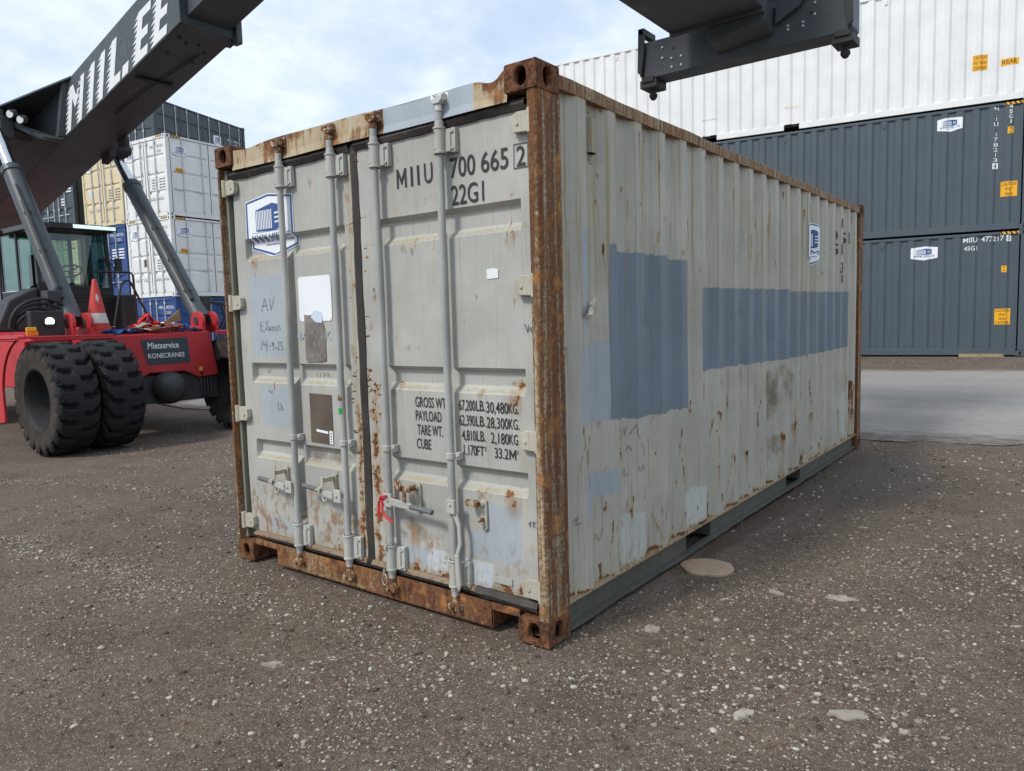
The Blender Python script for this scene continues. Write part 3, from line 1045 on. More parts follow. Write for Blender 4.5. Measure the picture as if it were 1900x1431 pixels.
for (xs, ys, zs) in [(0, 0, 0), (0, 0, 1), (-1, 0, 0), (-1, 0, 1), (0, 1, 0), (0, 1, 1), (-1, 1, 0), (-1, 1, 1)]:
    mb = MB()
    x0, x1 = (-.166, .003) if xs == 0 else (-CW - .003, -CW + .166)
    y0, y1 = (-.003, .178) if ys == 0 else (CL - .178, CL + .003)
    z0, z1 = (0, .118) if zs == 0 else (CH - .118, CH)
    casting_solid(mb, x0, x1, y0, y1, z0, z1, 1 if xs == 0 else -1, -1 if ys == 0 else 1)
    o = mb.build('corner_casting', M['casting'], box20)
    bm = bmesh.new(); bm.from_mesh(o.data)
    bmesh.ops.remove_doubles(bm, verts=bm.verts[:], dist=.0004)
    bmesh.ops.recalc_face_normals(bm, faces=bm.faces[:])
    bm.to_mesh(o.data); bm.free()
    b = o.modifiers.new('bevel', 'BEVEL'); b.width = .010; b.segments = 3; b.limit_method = 'ANGLE'; b.angle_limit = R_(60)

# corner posts: rear (door end) posts have a rounded front, front posts are plain
def profile_post(pts, z0, z1, nz=40, wob=.002):
    mb = MB()
    n = len(pts)
    vs = []
    for k in range(nz + 1):
        z = z0 + (z1 - z0) * k / nz
        for i, (x, y) in enumerate(pts):
            q = (hash((i * 131 + k * 17) % 9973) % 1000) / 1000 - .5
            vs.append((x + q * wob, y + q * wob, z))
    fs = []
    for k in range(nz):
        for i in range(n):
            fs.append((k * n + i, k * n + (i + 1) % n, (k + 1) * n + (i + 1) % n, (k + 1) * n + i))
    mb.add(vs, fs)
    return mb


def rear_post(sgn):
    X = (lambda x: x) if sgn > 0 else (lambda x: -CW - x)
    arc = [(-.020 + .018 * math.cos(a), .020 + .018 * math.sin(a)) for a in np.linspace(0, -math.pi / 2, 6)]
    if sgn < 0:
        pts = [(-.002, .185), (-.002, .010), (-.006, .001), (-.015, .001), (-.019, .006), (-.019, .185)]
        return profile_post([(X(a), b) for a, b in pts], .118, CH - .118)
    pts = [(-.002, .185)] + [(-.002, .028)] + arc + [(-.040, .002), (-.056, .010), (-.060, .03), (-.060, .062), (-.045, .066), (-.045, .185)]
    return profile_post([(X(a), b) for a, b in pts], .118, CH - .118)


post_r = rear_post(1).build('corner_post', M['post'], box20, smooth=True)
rear_post(-1).build('corner_post', M['post'], box20, smooth=True)
for sg in (1, -1):
    X = (lambda x: x) if sg > 0 else (lambda x: -CW - x)
    pts = [(-.002, CL - .155), (-.002, CL - .002), (-.15, CL - .002), (-.15, CL - .155)]
    profile_post([(X(a), b) for a, b in pts], .118, CH - .118).build('corner_post', M['post'], box20)

# inner jamb behind each rear post: the pale weathered channel beside the door edge
for sg in (1, -1):
    X = (lambda x: x) if sg > 0 else (lambda x: -CW - x)
    mb = MB()
    mb.box((X(-.062), .068, .19), (X(-.100), .17, 2.43))
    if sg < 0:
        mb.box((X(-.0195), .040, .125), (X(-.046), .17, 2.462))
        mb.box((X(-.046), .075, .125), (X(-.062), .17, 2.462))
    mb.build('door_jamb', M['groove'], box20, bevel=.004)

# top side rails, bottom side rails
for sg in (1, -1):
    X = (lambda x: x) if sg > 0 else (lambda x: -CW - x)
    ys = np.linspace(.178, CL - .178, 90)
    mb = MB()
    ring_ = [(-.003, 2.503), (-.003, 2.560), (-.010, 2.566), (-.060, 2.566), (-.060, 2.503)]
    for k, y in enumerate(ys):
        dz = .003 * math.sin(y * 5.1) + random.uniform(-.0015, .0015)
        for (x, z) in ring_:
            mb.v.append((X(x + random.uniform(-.001, .001)), y, z + dz))
    n = len(ring_)
    for k in range(len(ys) - 1):
        for i in range(n):
            mb.f.append((k * n + i, k * n + (i + 1) % n, (k + 1) * n + (i + 1) % n, (k + 1) * n + i)); mb.fm.append(0)
    mb.build('top_rail', M['rail'], box20)

    mb = MB()
    spans = [(.178, 1.585), (1.965, 3.585), (3.975, CL - .178)]
    for (a, c) in spans:
        mb.box((X(-.044), a, .024), (X(-.050), c, .146))
        for e in (a, c):
            if e not in (.178, CL - .178):
                mb.box((X(-.044), e - .003, .024), (X(-.25), e + .003, .145))
    # lower lip, bent by use
    ys = np.linspace(.178, CL - .178, 120)
    lip = []
    for y in ys:
        zz_ = .016 + .007 * (hnoise(np.array([y * 2.1]), np.array([0.]), 51)[0] - .5) + .004 * (hnoise(np.array([y * 7.]), np.array([0.]), 52)[0] - .5)
        xx_ = -.002 + .010 * (hnoise(np.array([y * 3.]), np.array([3.]), 53)[0] - .6)
        lip.append((y, xx_, zz_))
    vs = []
    for (y, xo, zo) in lip:
        vs += [(X(-.050), y, zo + .010), (X(xo), y, zo + .005), (X(xo), y, zo - .002), (X(-.050), y, zo)]
    fs = []
    for k in range(len(lip) - 1):
        for i in range(4):
            fs.append((k * 4 + i, k * 4 + (i + 1) % 4, (k + 1) * 4 + (i + 1) % 4, (k + 1) * 4 + i))
    mb.add(vs, fs)
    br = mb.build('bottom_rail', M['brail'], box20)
    mb = MB()
    mb.box((X(-.002), .178, .1465), (X(-.07), CL - .178, .153))
    for y in np.arange(.3, 5.8, .05):
        if random.random() < .5:
            mb.tube([(X(-.010 - random.random() * .02), y, .155), (X(-.012 - random.random() * .02), y + random.uniform(.03, .09), .156)], .003, 5)
    mb.build('rail_ledge', M['ledge'], box20)
    if sg > 0:
        # chalked and inked marks low on the rail
        mb = MB()
        pl = lambda a, b: (-.0425, a, b)
        strokes(mb, [[(.27, .05), (.30, .11), (.33, .09), (.30, .055), (.27, .085)], [(.47, .13), (.50, .125), (.49, .10), (.47, .09), (.50, .08), (.48, .055)], [(.58, .13), (.57, .09), (.61, .10)], [(.64, .14), (.63, .10), (.66, .11), (.67, .14)], [(.36, .05), (.40, .07), (.38, .045), (.42, .06)]], pl, .005)
        mb.build('ink_mark', M['ink'], br)

# roof, floor, front end wall
mb, U, V = grid_mesh(np.arange(.18, 5.88, .0345), np.linspace(-CW + .06, -.06, 8), lambda U, V: (V, U, 2.553 + .010 * (np.sin(U * 2 * math.pi / .209) > 0) - .0 * V))
mb.build('roof', M['rail'], box20)
mb = MB(); mb.box((-CW + .26, .03, .150), (-.26, CL - .03, .175)); mb.box((-CW + .03, .1, .1465), (-.073, CL - .1, .1495))
mb.build('floor', M['dark'], box20)
mb, U, V = grid_mesh(np.linspace(-CW + .12, -.12, 90), np.linspace(.1, 2.5, 2), lambda U, V: (U, CL - .03 - .04 * np.clip(np.sin(U * 2 * math.pi / .25) * 2, 0, 1), V))
mb.build('end_panel', M['side'], box20)
mb = MB(); mb.box((-CW + .166, CL - .07, 0), (-.166, CL - .002, .12)); mb.box((-CW + .166, CL - .07, CH - .11), (-.166, CL - .002, CH - .01))
mb.build('end_rail', M['rail'], box20, bevel=.006)

# header above the doors: a wavy lipped beam with a grey touch-up patch
hx = np.linspace(-CW + .160, -.163, 150)
hv = np.array([0, .02, .3, .6, .85, 1.0, 1.02, 1.5])


def hfn(U, V):
    top = 2.564 + .003 * np.sin(U * 3.1 + .4) + .002 * np.sin(U * 9.7) - .020 * np.exp(-((U + .255) / .055) ** 2) + .024 * sstep(U, -.23, -.17) - .012 * np.exp(-((U + 2.15) / .12) ** 2) 
    z = np.where(V <= 1.0, 2.440 + (top - 2.440) * np.minimum(V, 1), top + .001)
    y = np.where(V <= 1.0, .020 + .006 * np.sin(U * 6), .020 + (V - 1) * .2)
    y = y - .006 * np.exp(-((V - .0) / .1) ** 2)
    return U, y, z


mb, U, V = grid_mesh(hx, hv, hfn)
_, _, Z = hfn(U, V)
rg = random.Random(5)
rs = [(rg.uniform(-2.25, -.17), rg.choice([2.56, 2.56, 2.46]), rg.uniform(.006, .03), rg.uniform(.02, .10), rg.uniform(.4, .75)) for i in range(46)]
rs += [(-1.0, 2.47, .07, .05, .7), (-1.36, 2.47, .06, .05, .7), (-1.81, 2.47, .05, .05, .7), (-.58, 2.46, .04, .05, .4), (-1.86, 2.555, .10, .01, .8), (-.25, 2.55, .05, .01, .9), (-.2, 2.55, .01, .12, .8)]
mb.at['rust'] = seeds_field(U, Z, rs) * (1 - 1.0 * (np.abs(U + .655) < .30)) - .6 * (np.abs(U + .655) < .30)
mb.at['light'] = sd_box(U, Z, -.955, -.358, 2.38, 2.7)
mb.at['dirt'] = .45 + 0 * U - .8 * (np.abs(U + .655) < .30)
mb.build('door_header', M['header'], box20, fix=False)
mb = MB(); mb.box((-CW + .17, .09, 2.43), (-.17, .2, 2.55))
mb.build('header_back', M['groove'], box20)

# sill below the doors, notched for the chain beside each casting
mb = MB()
prof = [(-2.272, .118), (-2.272, .11), (-2.045, .11), (-2.045, .030), (-1.2, .018), (-.336, .028), (-.336, .106), (-.166, .106), (-.166, .128), (-1.2, .128)]
hs_ = np.linspace(-2.272, -.166, 120)
def sfn(U, V):
    lo = np.where((U < -2.045) | (U > -.336), .108, .022)
    z = lo + (.146 - lo) * V
    return U, .012 + .004 * np.sin(U * 5) + .0 * V, z
us = np.array(sorted(set(np.round(hs_, 4)) | {-2.0451, -2.0449, -.3361, -.3359}))
mb, U, V = grid_mesh(us, np.linspace(0, 1, 10), sfn)
rg = random.Random(6)
Z = sfn(U, V)[2]
mb.at['rust'] = .15 * sstep(U, -1.3, -1.0) + seeds_field(U, Z, [(rg.uniform(-2.2, -.2), rg.uniform(.05, .13), rg.uniform(.01, .05), .06, rg.uniform(.2, .5)) for i in range(40)]) + .4 * np.exp(-((U + .25) / .12) ** 2)
mb.at['grime'] = .3 * (V < .1)
sill = mb.build('door_sill', M['sill'], box20, fix=False)
sl = MB()
sl.box((-2.045, .0155, .012), (-.336, .16, .0215))
sl.box((-2.045, .0165, .022), (-2.051, .16, .107)); sl.box((-.336, .0165, .022), (-.330, .16, .105))
sl.box((-2.272, .06, .1085), (-.166, .17, .1265))
sl.build('sill_flange', M['casting'], box20)
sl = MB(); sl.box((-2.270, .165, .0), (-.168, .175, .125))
sl.build('sill_shade', M['dark'], box20)  # near-black sheet painting in the shade behind the sill notches

# ---- doors
ZG = [(2.022, 1.888), (1.262, 1.140), (.782, .664)]


def groove(z):
    d = np.zeros_like(z)
    for a, b in ZG:
        d = np.maximum(d, np.minimum(np.clip((a + .004 - z) / .022, 0, 1), np.clip((z - b) / .040, 0, 1)))
    return d


def wob(U, V):
    U = np.asarray(U, float); V = np.asarray(V, float)
    return (hnoise(U * 4, V * 3, 61) - .5) * .006 + (hnoise(U * 9, V * 8, 62) - .5) * .0012


def make_door(x0, x1, gx0, gx1, rods, name_lab):
    # right-hand edges of the upright pressings
    rods = (-1.775, -1.375) if name_lab == 'left' else (-1.020, -.565)
    def depth(x, z):
        x = np.asarray(x, float); z = np.asarray(z, float)
        e = np.minimum(np.clip((x - gx0) / .012, 0, 1), np.clip((gx1 - x) / .012, 0, 1))
        g = groove(z) * e
        v = np.zeros_like(x + z)
        for r in rods:
            v = np.maximum(v, np.clip((.030 - np.abs(x - r + .030)) / .012, 0, 1) * np.clip((2.026 - z) / .02, 0, 1) * np.clip((z - .30) / .02, 0, 1) * (np.abs(x - r) < .2))
        return .050 + .036 * np.maximum(g, v)
    us = set(np.round(np.linspace(x0, x1, 120), 4))
    for r in rods:
        us |= set(np.round([r - .030 + s for s in (-.03, -.024, -.018, .018, .024, .03)], 4))
    us |= set(np.round([gx0, gx0 + .012, gx1, gx1 - .012], 4))
    vs = set(np.round(np.linspace(.19, 2.425, 215), 4))
    for a, b in ZG:
        vs |= set(np.round([a + .004, a - .018, b + .04, b, a - .007, b + .02], 4))
    us = np.array(sorted(u for u in us if x0 <= u <= x1)); vs = np.array(sorted(vs))
    mb, U, V = grid_mesh(us, vs, lambda U, V: (U, depth(U, V) + wob(U, V), V))
    return mb, U, V, depth


doors = {}
SEAMX = -1.219
for side in ('left', 'right'):
    if side == 'left':
        x0, x1, g0, g1, rods = -2.350, -1.236, -2.250, -1.318, (-1.805 - .0, -1.354)
    else:
        x0, x1, g0, g1, rods = -1.202, -.068, -1.070, -.128, (-1.012, -.562)
    mb, U, V, depth = make_door(x0, x1, g0, g1, rods, side)
    G = groove(V)
    rg = random.Random(12 if side == 'left' else 13)
    rs = []
    if side == 'left':
        rs += [(-1.281, 2.289, .03, .10, .62), (-1.289, 2.175, .02, .08, .6), (-1.266, 2.0, .018, .10, .6), (-1.27, 1.697, .02, .04, .75), (-1.302, 1.366, .02, .05, .6), (-2.196, 2.414, .01, .1, .7), (-1.363, 1.903, .015, .02, .7), (-2.158, 1.886, .03, .03, .55), (-1.595, 2.296, .02, .03, .55), (-1.712, 2.078, .006, .04, .5),
               (-1.277, .998, .018, .06, .8), (-1.267, .928, .02, .08, .75), (-1.278, .756, .02, .06, .75), (-1.287, .622, .015, .06, .75), (-1.725, .519, .03, .03, .6), (-1.612, .468, .02, .06, .65), (-1.688, .349, .03, .03, .65), (-2.197, .486, .008, .05, .6), (-1.906, .631, .01, .05, .6), (-1.298, 1.336, .02, .02, .75)]
        rs += [(rg.uniform(-1.295, -1.245), rg.uniform(.22, 1.35), rg.uniform(.006, .014), rg.uniform(.02, .09), rg.uniform(.55, .85)) for i in range(26)]
        light = np.maximum.reduce([sd_box(U, V, -2.235, -1.85, 1.300, 1.80), sd_box(U, V, -2.17, -1.86, .876, 1.125), sd_box(U, V, -2.148, -1.9, .215, .295)])
        pale = -1 + 0 * U
        rub = .8 * np.exp(-((U + 1.57) / .28) ** 4 - ((V - .72) / .05) ** 4)
    else:
        rs += [(-.908, 2.081, .006, .05, .75), (-.882, 2.045, .010, .06, .85), (-.461, 1.627, .006, .12, .8), (-.487, 1.492, .006, .1, .8), (-.407, 1.604, .010, .04, .7), (-.172, 2.051, .008, .06, .65), (-.178, 1.878, .02, .18, .7), (-.216, 1.852, .012, .2, .6), (-.182, 1.585, .012, .03, .65), (-.947, 1.423, .006, .08, .75), (-.87, 1.366, .014, .03, .75), (-.8, 1.361, .010, .03, .75),
               (-1.115, 1.632, .016, .03, .8), (-1.142, 1.482, .02, .05, .7), (-.895, 2.312, .012, .02, .6), (-.881, 1.876, .02, .02, .5), (-.985, 1.131, .016, .05, .8), (-.944, 1.165, .02, .02, .75), (-.401, 1.148, .02, .02, .55), (-.2, 1.141, .06, .03, .62), (-1.122, 1.137, .03, .05, .8), (-1.149, .709, .03, .06, .7), (-.653, .716, .012, .06, .75), (-.408, .655, .03, .01, .6), (-.216, .653, .06, .03, .66),
               (-.866, .615, .02, .03, .75), (-.878, .388, .05, .06, .5), (-.775, .337, .03, .05, .5), (-.332, .255, .02, .05, .7), (-.257, .197, .07, .02, .8), (-.86, .2, .05, .02, .6), (-.66, .2, .05, .01, .55)]
        rs += [(rg.uniform(-1.185, -1.075), rg.uniform(.22, 1.2), rg.uniform(.006, .018), rg.uniform(.01, .05), rg.uniform(.5, .85)) for i in range(30)]
        light = np.maximum.reduce([sd_box(U, V, -.384, -.174, .335, .612), sd_box(U, V, -.496, -.174, .340, .469), sd_box(U, V, -1.009, -.786, .205, .318)])
        pale = np.maximum.reduce([sd_box(U, V, -.786, -.65, .190, .325), sd_box(U, V, -.556, -.350, .190, .318), sd_box(U, V, -1.145, -1.115, .19, .315)])
        rub = .75 * np.exp(-((U + .85) / .12) ** 2 - ((V - .42) / .07) ** 2)
    rust, stain = drips(U, V, rs, 8 if side == 'left' else 9)
    rust += .45 * np.exp(-((V - .19) / .022) ** 2) * (hnoise(U * 7, U * 0, 71) * .9)
    gdir = np.zeros_like(U)
    for a, b in ZG:
        gdir = np.maximum(gdir, (.42 + .35 * hnoise(U * 6, V * 0, 72)) * np.exp(-((V - b - .012) / .022) ** 2) * (G > .02))
    low = np.clip((.62 - V) / .5, 0, 1) * (.52 if side == 'left' else .38)
    band = (.62 * np.exp(-((U - (SEAMX - .055)) / .028) ** 2) if side == 'left' else .5 * np.exp(-((U - (SEAMX + .07)) / .035) ** 2) * np.clip((1.4 - V) / .5, 0, 1))
    for i in range(60):
        zc = rg.uniform(.22, 1.25) if rg.random() < .8 else rg.uniform(1.3, 2.35)
        uc = (SEAMX - rg.uniform(.03, .085)) if side == 'left' else (SEAMX + rg.uniform(.03, .10))
        hl = rg.uniform(.008, .030); tl = rg.gauss(-.15, .3); wd = rg.uniform(.0025, .006)
        rust = np.maximum(rust, rg.uniform(.5, .9) * np.exp(-((V - zc - tl * (U - uc)) / wd) ** 2) * np.exp(-(np.maximum(np.abs(U - uc) - hl, 0) / .008) ** 2))
    for i in range(40):
        uc = rg.uniform(x0 + .05, x1 - .05); zc = rg.uniform(.2, .62) if rg.random() < .75 else rg.uniform(.7, 2.3)
        wd = rg.uniform(.003, .006); ln = rg.uniform(.01, .06)
        rust = np.maximum(rust, rg.uniform(.35, .62) * np.exp(-((U - uc) / wd) ** 2) * np.exp(-(np.maximum(np.abs(V - zc) - ln, 0) / .012) ** 2))
    sn = hnoise(U * 26, V * 16, 74) * .5 + hnoise(U * 70, V * 45, 75) * .5
    fr = np.exp(-((U - (SEAMX - .052)) / .030) ** 2) if side == 'left' else np.exp(-((U - (SEAMX + .075)) / .035) ** 2)
    stain = np.maximum(stain, fr * np.clip((1.35 - V) / .4, .25, 1) * (1.5 * sn - .05))
    rust = np.maximum(rust, fr * np.clip((1.25 - V) / .4, 0, 1) * np.clip(sn * 2.2 - .75, 0, .8))
    k = .85 if side == 'left' else .55
    stain = np.maximum(stain, k * np.clip((.64 - V) / .25, 0, 1) * np.clip(sn * 2.4 - .75, 0, 1))
    stain = np.maximum(stain, .8 * np.exp(-((V - .20) / .03) ** 2) * np.clip(sn * 2 - .4, 0, 1))
    mb.at.update(rust=rust, stain=stain, dirt=np.maximum.reduce([gdir, low, band, .22 * np.clip((V - 2.0) / .4, 0, 1)]), light=light, pale=pale, grime=rub * .9 + (.50 if side == 'left' else .30) * np.clip((.62 - V) / .35, 0, 1))  # grime gradient at the foot stands for dirt and shadow together
    dr = mb.build('door', M['door'], box20, smooth=False, fix=False)
    doors[side] = (dr, depth, x0, x1, g0, g1)
    mb = MB()
    mb.box((x0, .058, .19), (x0 + .004, .095, 2.425)); mb.box((x1 - .004, .058, .19), (x1, .095, 2.425))
    mb.box((x0, .092, .19), (x1, .110, 2.425))
    mb.build('door_edge', M['groove'], dr)

CUTX = [-2.250, -2.238, -1.330, -1.318]
for r in (-1.775, -1.375, -1.020, -.565):
    CUTX += [r - .030 + s for s in (-.03, -.018, .018, .03)]
CUTZ = []
for a, b in ZG:
    CUTZ += [a + .004, a - .018, b + .04, b]
CUTX += [x for x in np.arange(-2.3, -.08, .07) if min(abs(x - q) for q in CUTX) > .008]
CUTZ += [z for z in np.arange(.2, 2.4, .08) if min(abs(z - q) for q in CUTZ) > .008]
CUT_D = [(0, CUTX), (1, CUTZ)]


def on_door(side, off):
    depth = doors[side][1]
    return lambda a, b: (a, float(depth(a, b)) + float(wob(np.array([a]), np.array([b]))[0]) - .0036 - off, b)


DL, DR = doors['left'][0], doors['right'][0]

# gaskets: centre seam, top, bottom and outer edges
def strip(mb, p0, p1, wd, dp, n=40, axis='z', wob=.004):
    """lumpy rubber strip"""
    vs = []
    for k in range(n + 1):
        t = k / n
        q = [(hnoise(np.array([t * 23 + s]), np.array([s * 7.]), 81)[0] - .5) * wob * 2 for s in range(3)]
        x = p0[0] + (p1[0] - p0[0]) * t; z = p0[2] + (p1[2] - p0[2]) * t; y = p0[1] + (p1[1] - p0[1]) * t
        if axis == 'z':
            prof = [(-wd / 2, dp), (-wd / 2 + q[0], .3 * dp), (0, q[2]), (wd / 2 + q[1], .3 * dp), (wd / 2, dp)]
            vs += [(x + a, y + b, z) for a, b in prof]
        else:
            prof = [(-wd / 2, dp), (-wd / 2 + q[0], .3 * dp), (0, q[2]), (wd / 2 + q[1], .3 * dp), (wd / 2, dp)]
            vs += [(x, y + b, z + a) for a, b in prof]
    fs = []
    for k in range(n):
        for i in range(4):
            fs.append((k * 5 + i, k * 5 + i + 1, (k + 1) * 5 + i + 1, (k + 1) * 5 + i))
    mb.add(vs, fs)


mb = MB()
strip(mb, (SEAMX, .030, .17), (SEAMX, .030, 2.43), .054, .05, 60)
mb.build('seam_gasket', M['gasket'], DR, smooth=True)
mb = MB(); strip(mb, (-2.345, .022, 2.418), (-1.24, .022, 2.420), .046, .05, 30, 'x')
mb.build('edge_gasket', M['gasket'], DL, smooth=True)
mb = MB(); strip(mb, (-2.30, .024, .168), (-1.24, .026, .168), .044, .05, 40, 'x', .003)
mb.build('edge_gasket', M['sillgasket'], DL, smooth=True)
mb = MB(); strip(mb, (-1.20, .022, 2.420), (-.085, .022, 2.428), .046, .05, 30, 'x')
mb.build('edge_gasket', M['gasket'], DR, smooth=True)
mb = MB(); strip(mb, (-1.20, .026, .168), (-.45, .024, .168), .044, .05, 40, 'x', .003)
mb.build('edge_gasket', M['sillgasket'], DR, smooth=True)
mb = MB(); strip(mb, (-.45, .018, .168), (-.072, .012, .162), .050, .05, 30, 'x', .005)
mb.build('edge_gasket', M['gasket'], DR, smooth=True)

# hinges
for side, sg in (('left', -1), ('right', 1)):
    X = (lambda x: x) if sg > 0 else (lambda x: -CW - x)
    for z in (2.345, 1.638, .940, .248):
        mb = MB()
        poly = [(X(-.050), z + .045), (X(-.118), z + .047), (X(-.150), z + .030), (X(-.155), z - .018), (X(-.140), z - .040), (X(-.050), z - .045)]
        mb.prism(poly, lambda a, b: (a, .016, b), lambda a, b: (a, .046, b))
        mb.cyl((X(-.046), .020, z - .052), (X(-.046), .020, z + .052), .017, n=14)
        mb.cyl((X(-.117), .010, z - .005), (X(-.117), .020, z - .005), .009, n=10)
        mb.build('hinge', M['hinge'], doors[side][0], bevel=.004)

# locking rods with their bearings, guide brackets and cams
CAMX = {}
for i, (rx_, side) in enumerate(((-1.805, 'left'), (-1.354, 'left'), (-1.012, 'right'), (-.562, 'right'))):
    dr = doors[side][0]
    yb = .004
    xb, xt = rx_, rx_ - .002
    # rod leans a touch, dented by use
    path = [(xb, yb, .10), (xb + .001, yb, .6), (xb + .002 * (-1) ** i, yb + .001, 1.1), (xt + .004 * (-1) ** i, yb - .001, 1.6), (xt, yb, 2.1), (xt, yb, 2.50)]
    P = []
    for k in range(60):
        t = k / 59 * (len(path) - 1); j = min(int(t), len(path) - 2); f = t - j
        P.append(tuple(path[j][c] * (1 - f) + path[j + 1][c] * f for c in range(3)))
    mb = MB(); mb.tube(P, .0185, 14)
    rod = mb.build('locking_rod', M['rod'], dr, smooth=True)
    for z0, z1 in ((2.275, 2.400), (.175, .315)):
        mb = MB()
        mb.cyl((xb, yb, z0), (xb, yb, z1), .027, n=18)
        mb.cyl((xb, yb, z1 - .012), (xb, yb, z1), .031, n=18)
        mb.cyl((xb, yb, z0), (xb, yb, z0 + .014), .031, n=18)
        mb.box((xb + .01, .012, z0 + .008), (xb + .058, .040, z1 - .012))
        mb.box((xb + .052, .020, z0 + .004), (xb + .082, .0462, z1 - .008))
        for zz_ in (z0 + .022, z1 - .026):
            mb.cyl((xb + .066, .012, zz_), (xb + .066, .022, zz_), .008, n=8)
            mb.cyl((xb - .006, yb - .031, zz_), (xb - .006, yb - .022, zz_), .005, n=6)
        mb.cyl((xb, yb, z0 - .018 if z0 < 1 else z1), (xb, yb, z0 if z0 < 1 else z1 + .026), .022, n=16)
        mb.build('rod_bearing', M['bracket'], dr, bevel=.0025, smooth=True)
    mb = MB()
    mb.cyl((xb, yb, .818), (xb, yb, .850), .025, n=16)
    mb.box((xb + .008, .010, .818), (xb + .036, .022, .850)); mb.box((xb + .028, .012, .815), (xb + .048, .0462, .853))
    mb.cyl((xb + .038, .004, .834), (xb + .038, .014, .834), .008, n=8)
    mb.build('rod_guide', M['bracket'], dr, bevel=.003, smooth=True)
    for top in (0, 1):
        mb = MB()
        z = 2.515 if top else .090
        s = 1 if top else -1
        mb.cyl((xb, yb, z - s * .045), (xb, yb, z + s * .008), .0205, n=14)
        prof = [(-.030, -.010), (-.034, .010), (-.014, .016), (-.010, .002), (.012, .0), (.018, .016), (.040, .012), (.044, -.008), (.026, -.024), (-.012, -.024)]
        mb.prism([(a, b) for a, b in prof], lambda a, b: (xb + a, yb - .028 + 0 * b, z + s * b * 1.1 + s * .012), lambda a, b: (xb + a, yb + .016, z + s * b * 1.1 + s * .012))
        # keeper plate fixed to the frame
        mb.cyl((xb + .030, .018, z + s * .026), (xb + .030, -.012, z + s * .026), .012, n=12)
        mb.cyl((xb - .026, .018, z + s * .024), (xb - .026, -.006, z + s * .024), .010, n=12)
        mb.box((xb - .042, .016, z - s * .012), (xb + .050, .022, z + s * .040))
        mb.build('locking_cam', M['cam'] if i != 3 or not top else M['wire'], dr, bevel=.004, smooth=True)

# handles, hubs, retainers
def handle(dr, hub, tip, cat):
    mb = MB()
    hx_, hz_ = hub; tx, tz = tip
    d = 1 if tx > hx_ else -1
    mb.mat(M['bracket'])
    mb.box((hx_ - .030, -.032, hz_ - .036), (hx_ + .030, -.018, hz_ + .036))
    mb.cyl((hx_, -.020, hz_), (hx_, .0, hz_), .022, n=12)
    mb.cyl((hx_ + d * .004, -.040, hz_), (hx_ + d * .004, -.030, hz_), .008, n=8)
    mx, mz = hx_ + (tx - hx_) * .55, hz_ + (tz - hz_) * .55
    mb.hexa([(hx_ + d * .03, -.040, hz_ - .022), (hx_ + d * .03, -.026, hz_ - .022), (mx, -.022, mz - .018), (mx, -.036, mz - .018)],
            [(hx_ + d * .03, -.040, hz_ + .018), (hx_ + d * .03, -.026, hz_ + .018), (mx, -.022, mz + .014), (mx, -.036, mz + .014)])
    mb.mat(M['grip'])
    mb.cyl((mx - d * .01, -.029, mz), (tx, -.033, tz), .014, n=12)
    return mb.build('handle', None, dr, bevel=.003)


def retainer(dr, x, z, flip=1, latch=True):
    mb = MB()
    P = [(x - .020, z + .066), (x + .004, z + .078), (x + .020, z + .066), (x + .022, z - .070), (x + .004, z - .084), (x - .014, z - .072)]
    mb.mat(M['hinge']); mb.prism(P, lambda a, b: (a, .034, b), lambda a, b: (a, .0465, b))
    mb.cyl((x, .018, z + .05), (x, .036, z + .05), .011, n=10); mb.cyl((x, .020, z - .056), (x, .036, z - .056), .010, n=10)
    if latch:
        # keeper plate that swings over the handle
        mb.prism([(x - .012, z + .066), (x + .012, z + .066), (x + .012, z + .014), (x - .02, z - .004), (x - .032, z - .030), (x - .05, z - .014), (x - .075, z - .022), (x - .048, z + .002), (x - .012, z + .012)],
                 lambda a, b: (a, -.052, b), lambda a, b: (a, -.044, b))
        mb.box((x - .012, -.05, z + .035), (x + .012, .03, z + .06))
        pts = [(x + .0 + .02 * math.cos(a), -.03 + .03 * math.sin(a) * .3, z - .048 + .026 * math.sin(a)) for a in np.linspace(math.pi, 2 * math.pi, 8)]
        mb.tube(pts, .005, 6)
    return mb.build('handle_retainer', None, dr, bevel=.002)


handle(DL, (-1.838, .535), (-2.125, .560), 0); retainer(DL, -1.945, .565)
handle(DL, (-1.395, .535), (-1.690, .565), 0); retainer(DL, -1.495, .570)
handle(DR, (-.990, .565), (-.665, .545), 0); retainer(DR, -.830, .590, latch=False)
mb = MB(); mb.mat(M['cam'])
mb.cyl((-.900, -.03, .655), (-.902, -.04, .655), .033, n=16); mb.cyl((-.838, -.03, .640), (-.838, .034, .640), .015, n=12)
mb.box((-.885, -.036, .625), (-.815, -.028, .655)); mb.box((-.86, -.046, .575), (-.845, -.03, .635))
mb.build('latch_disc', None, DR, bevel=.003)
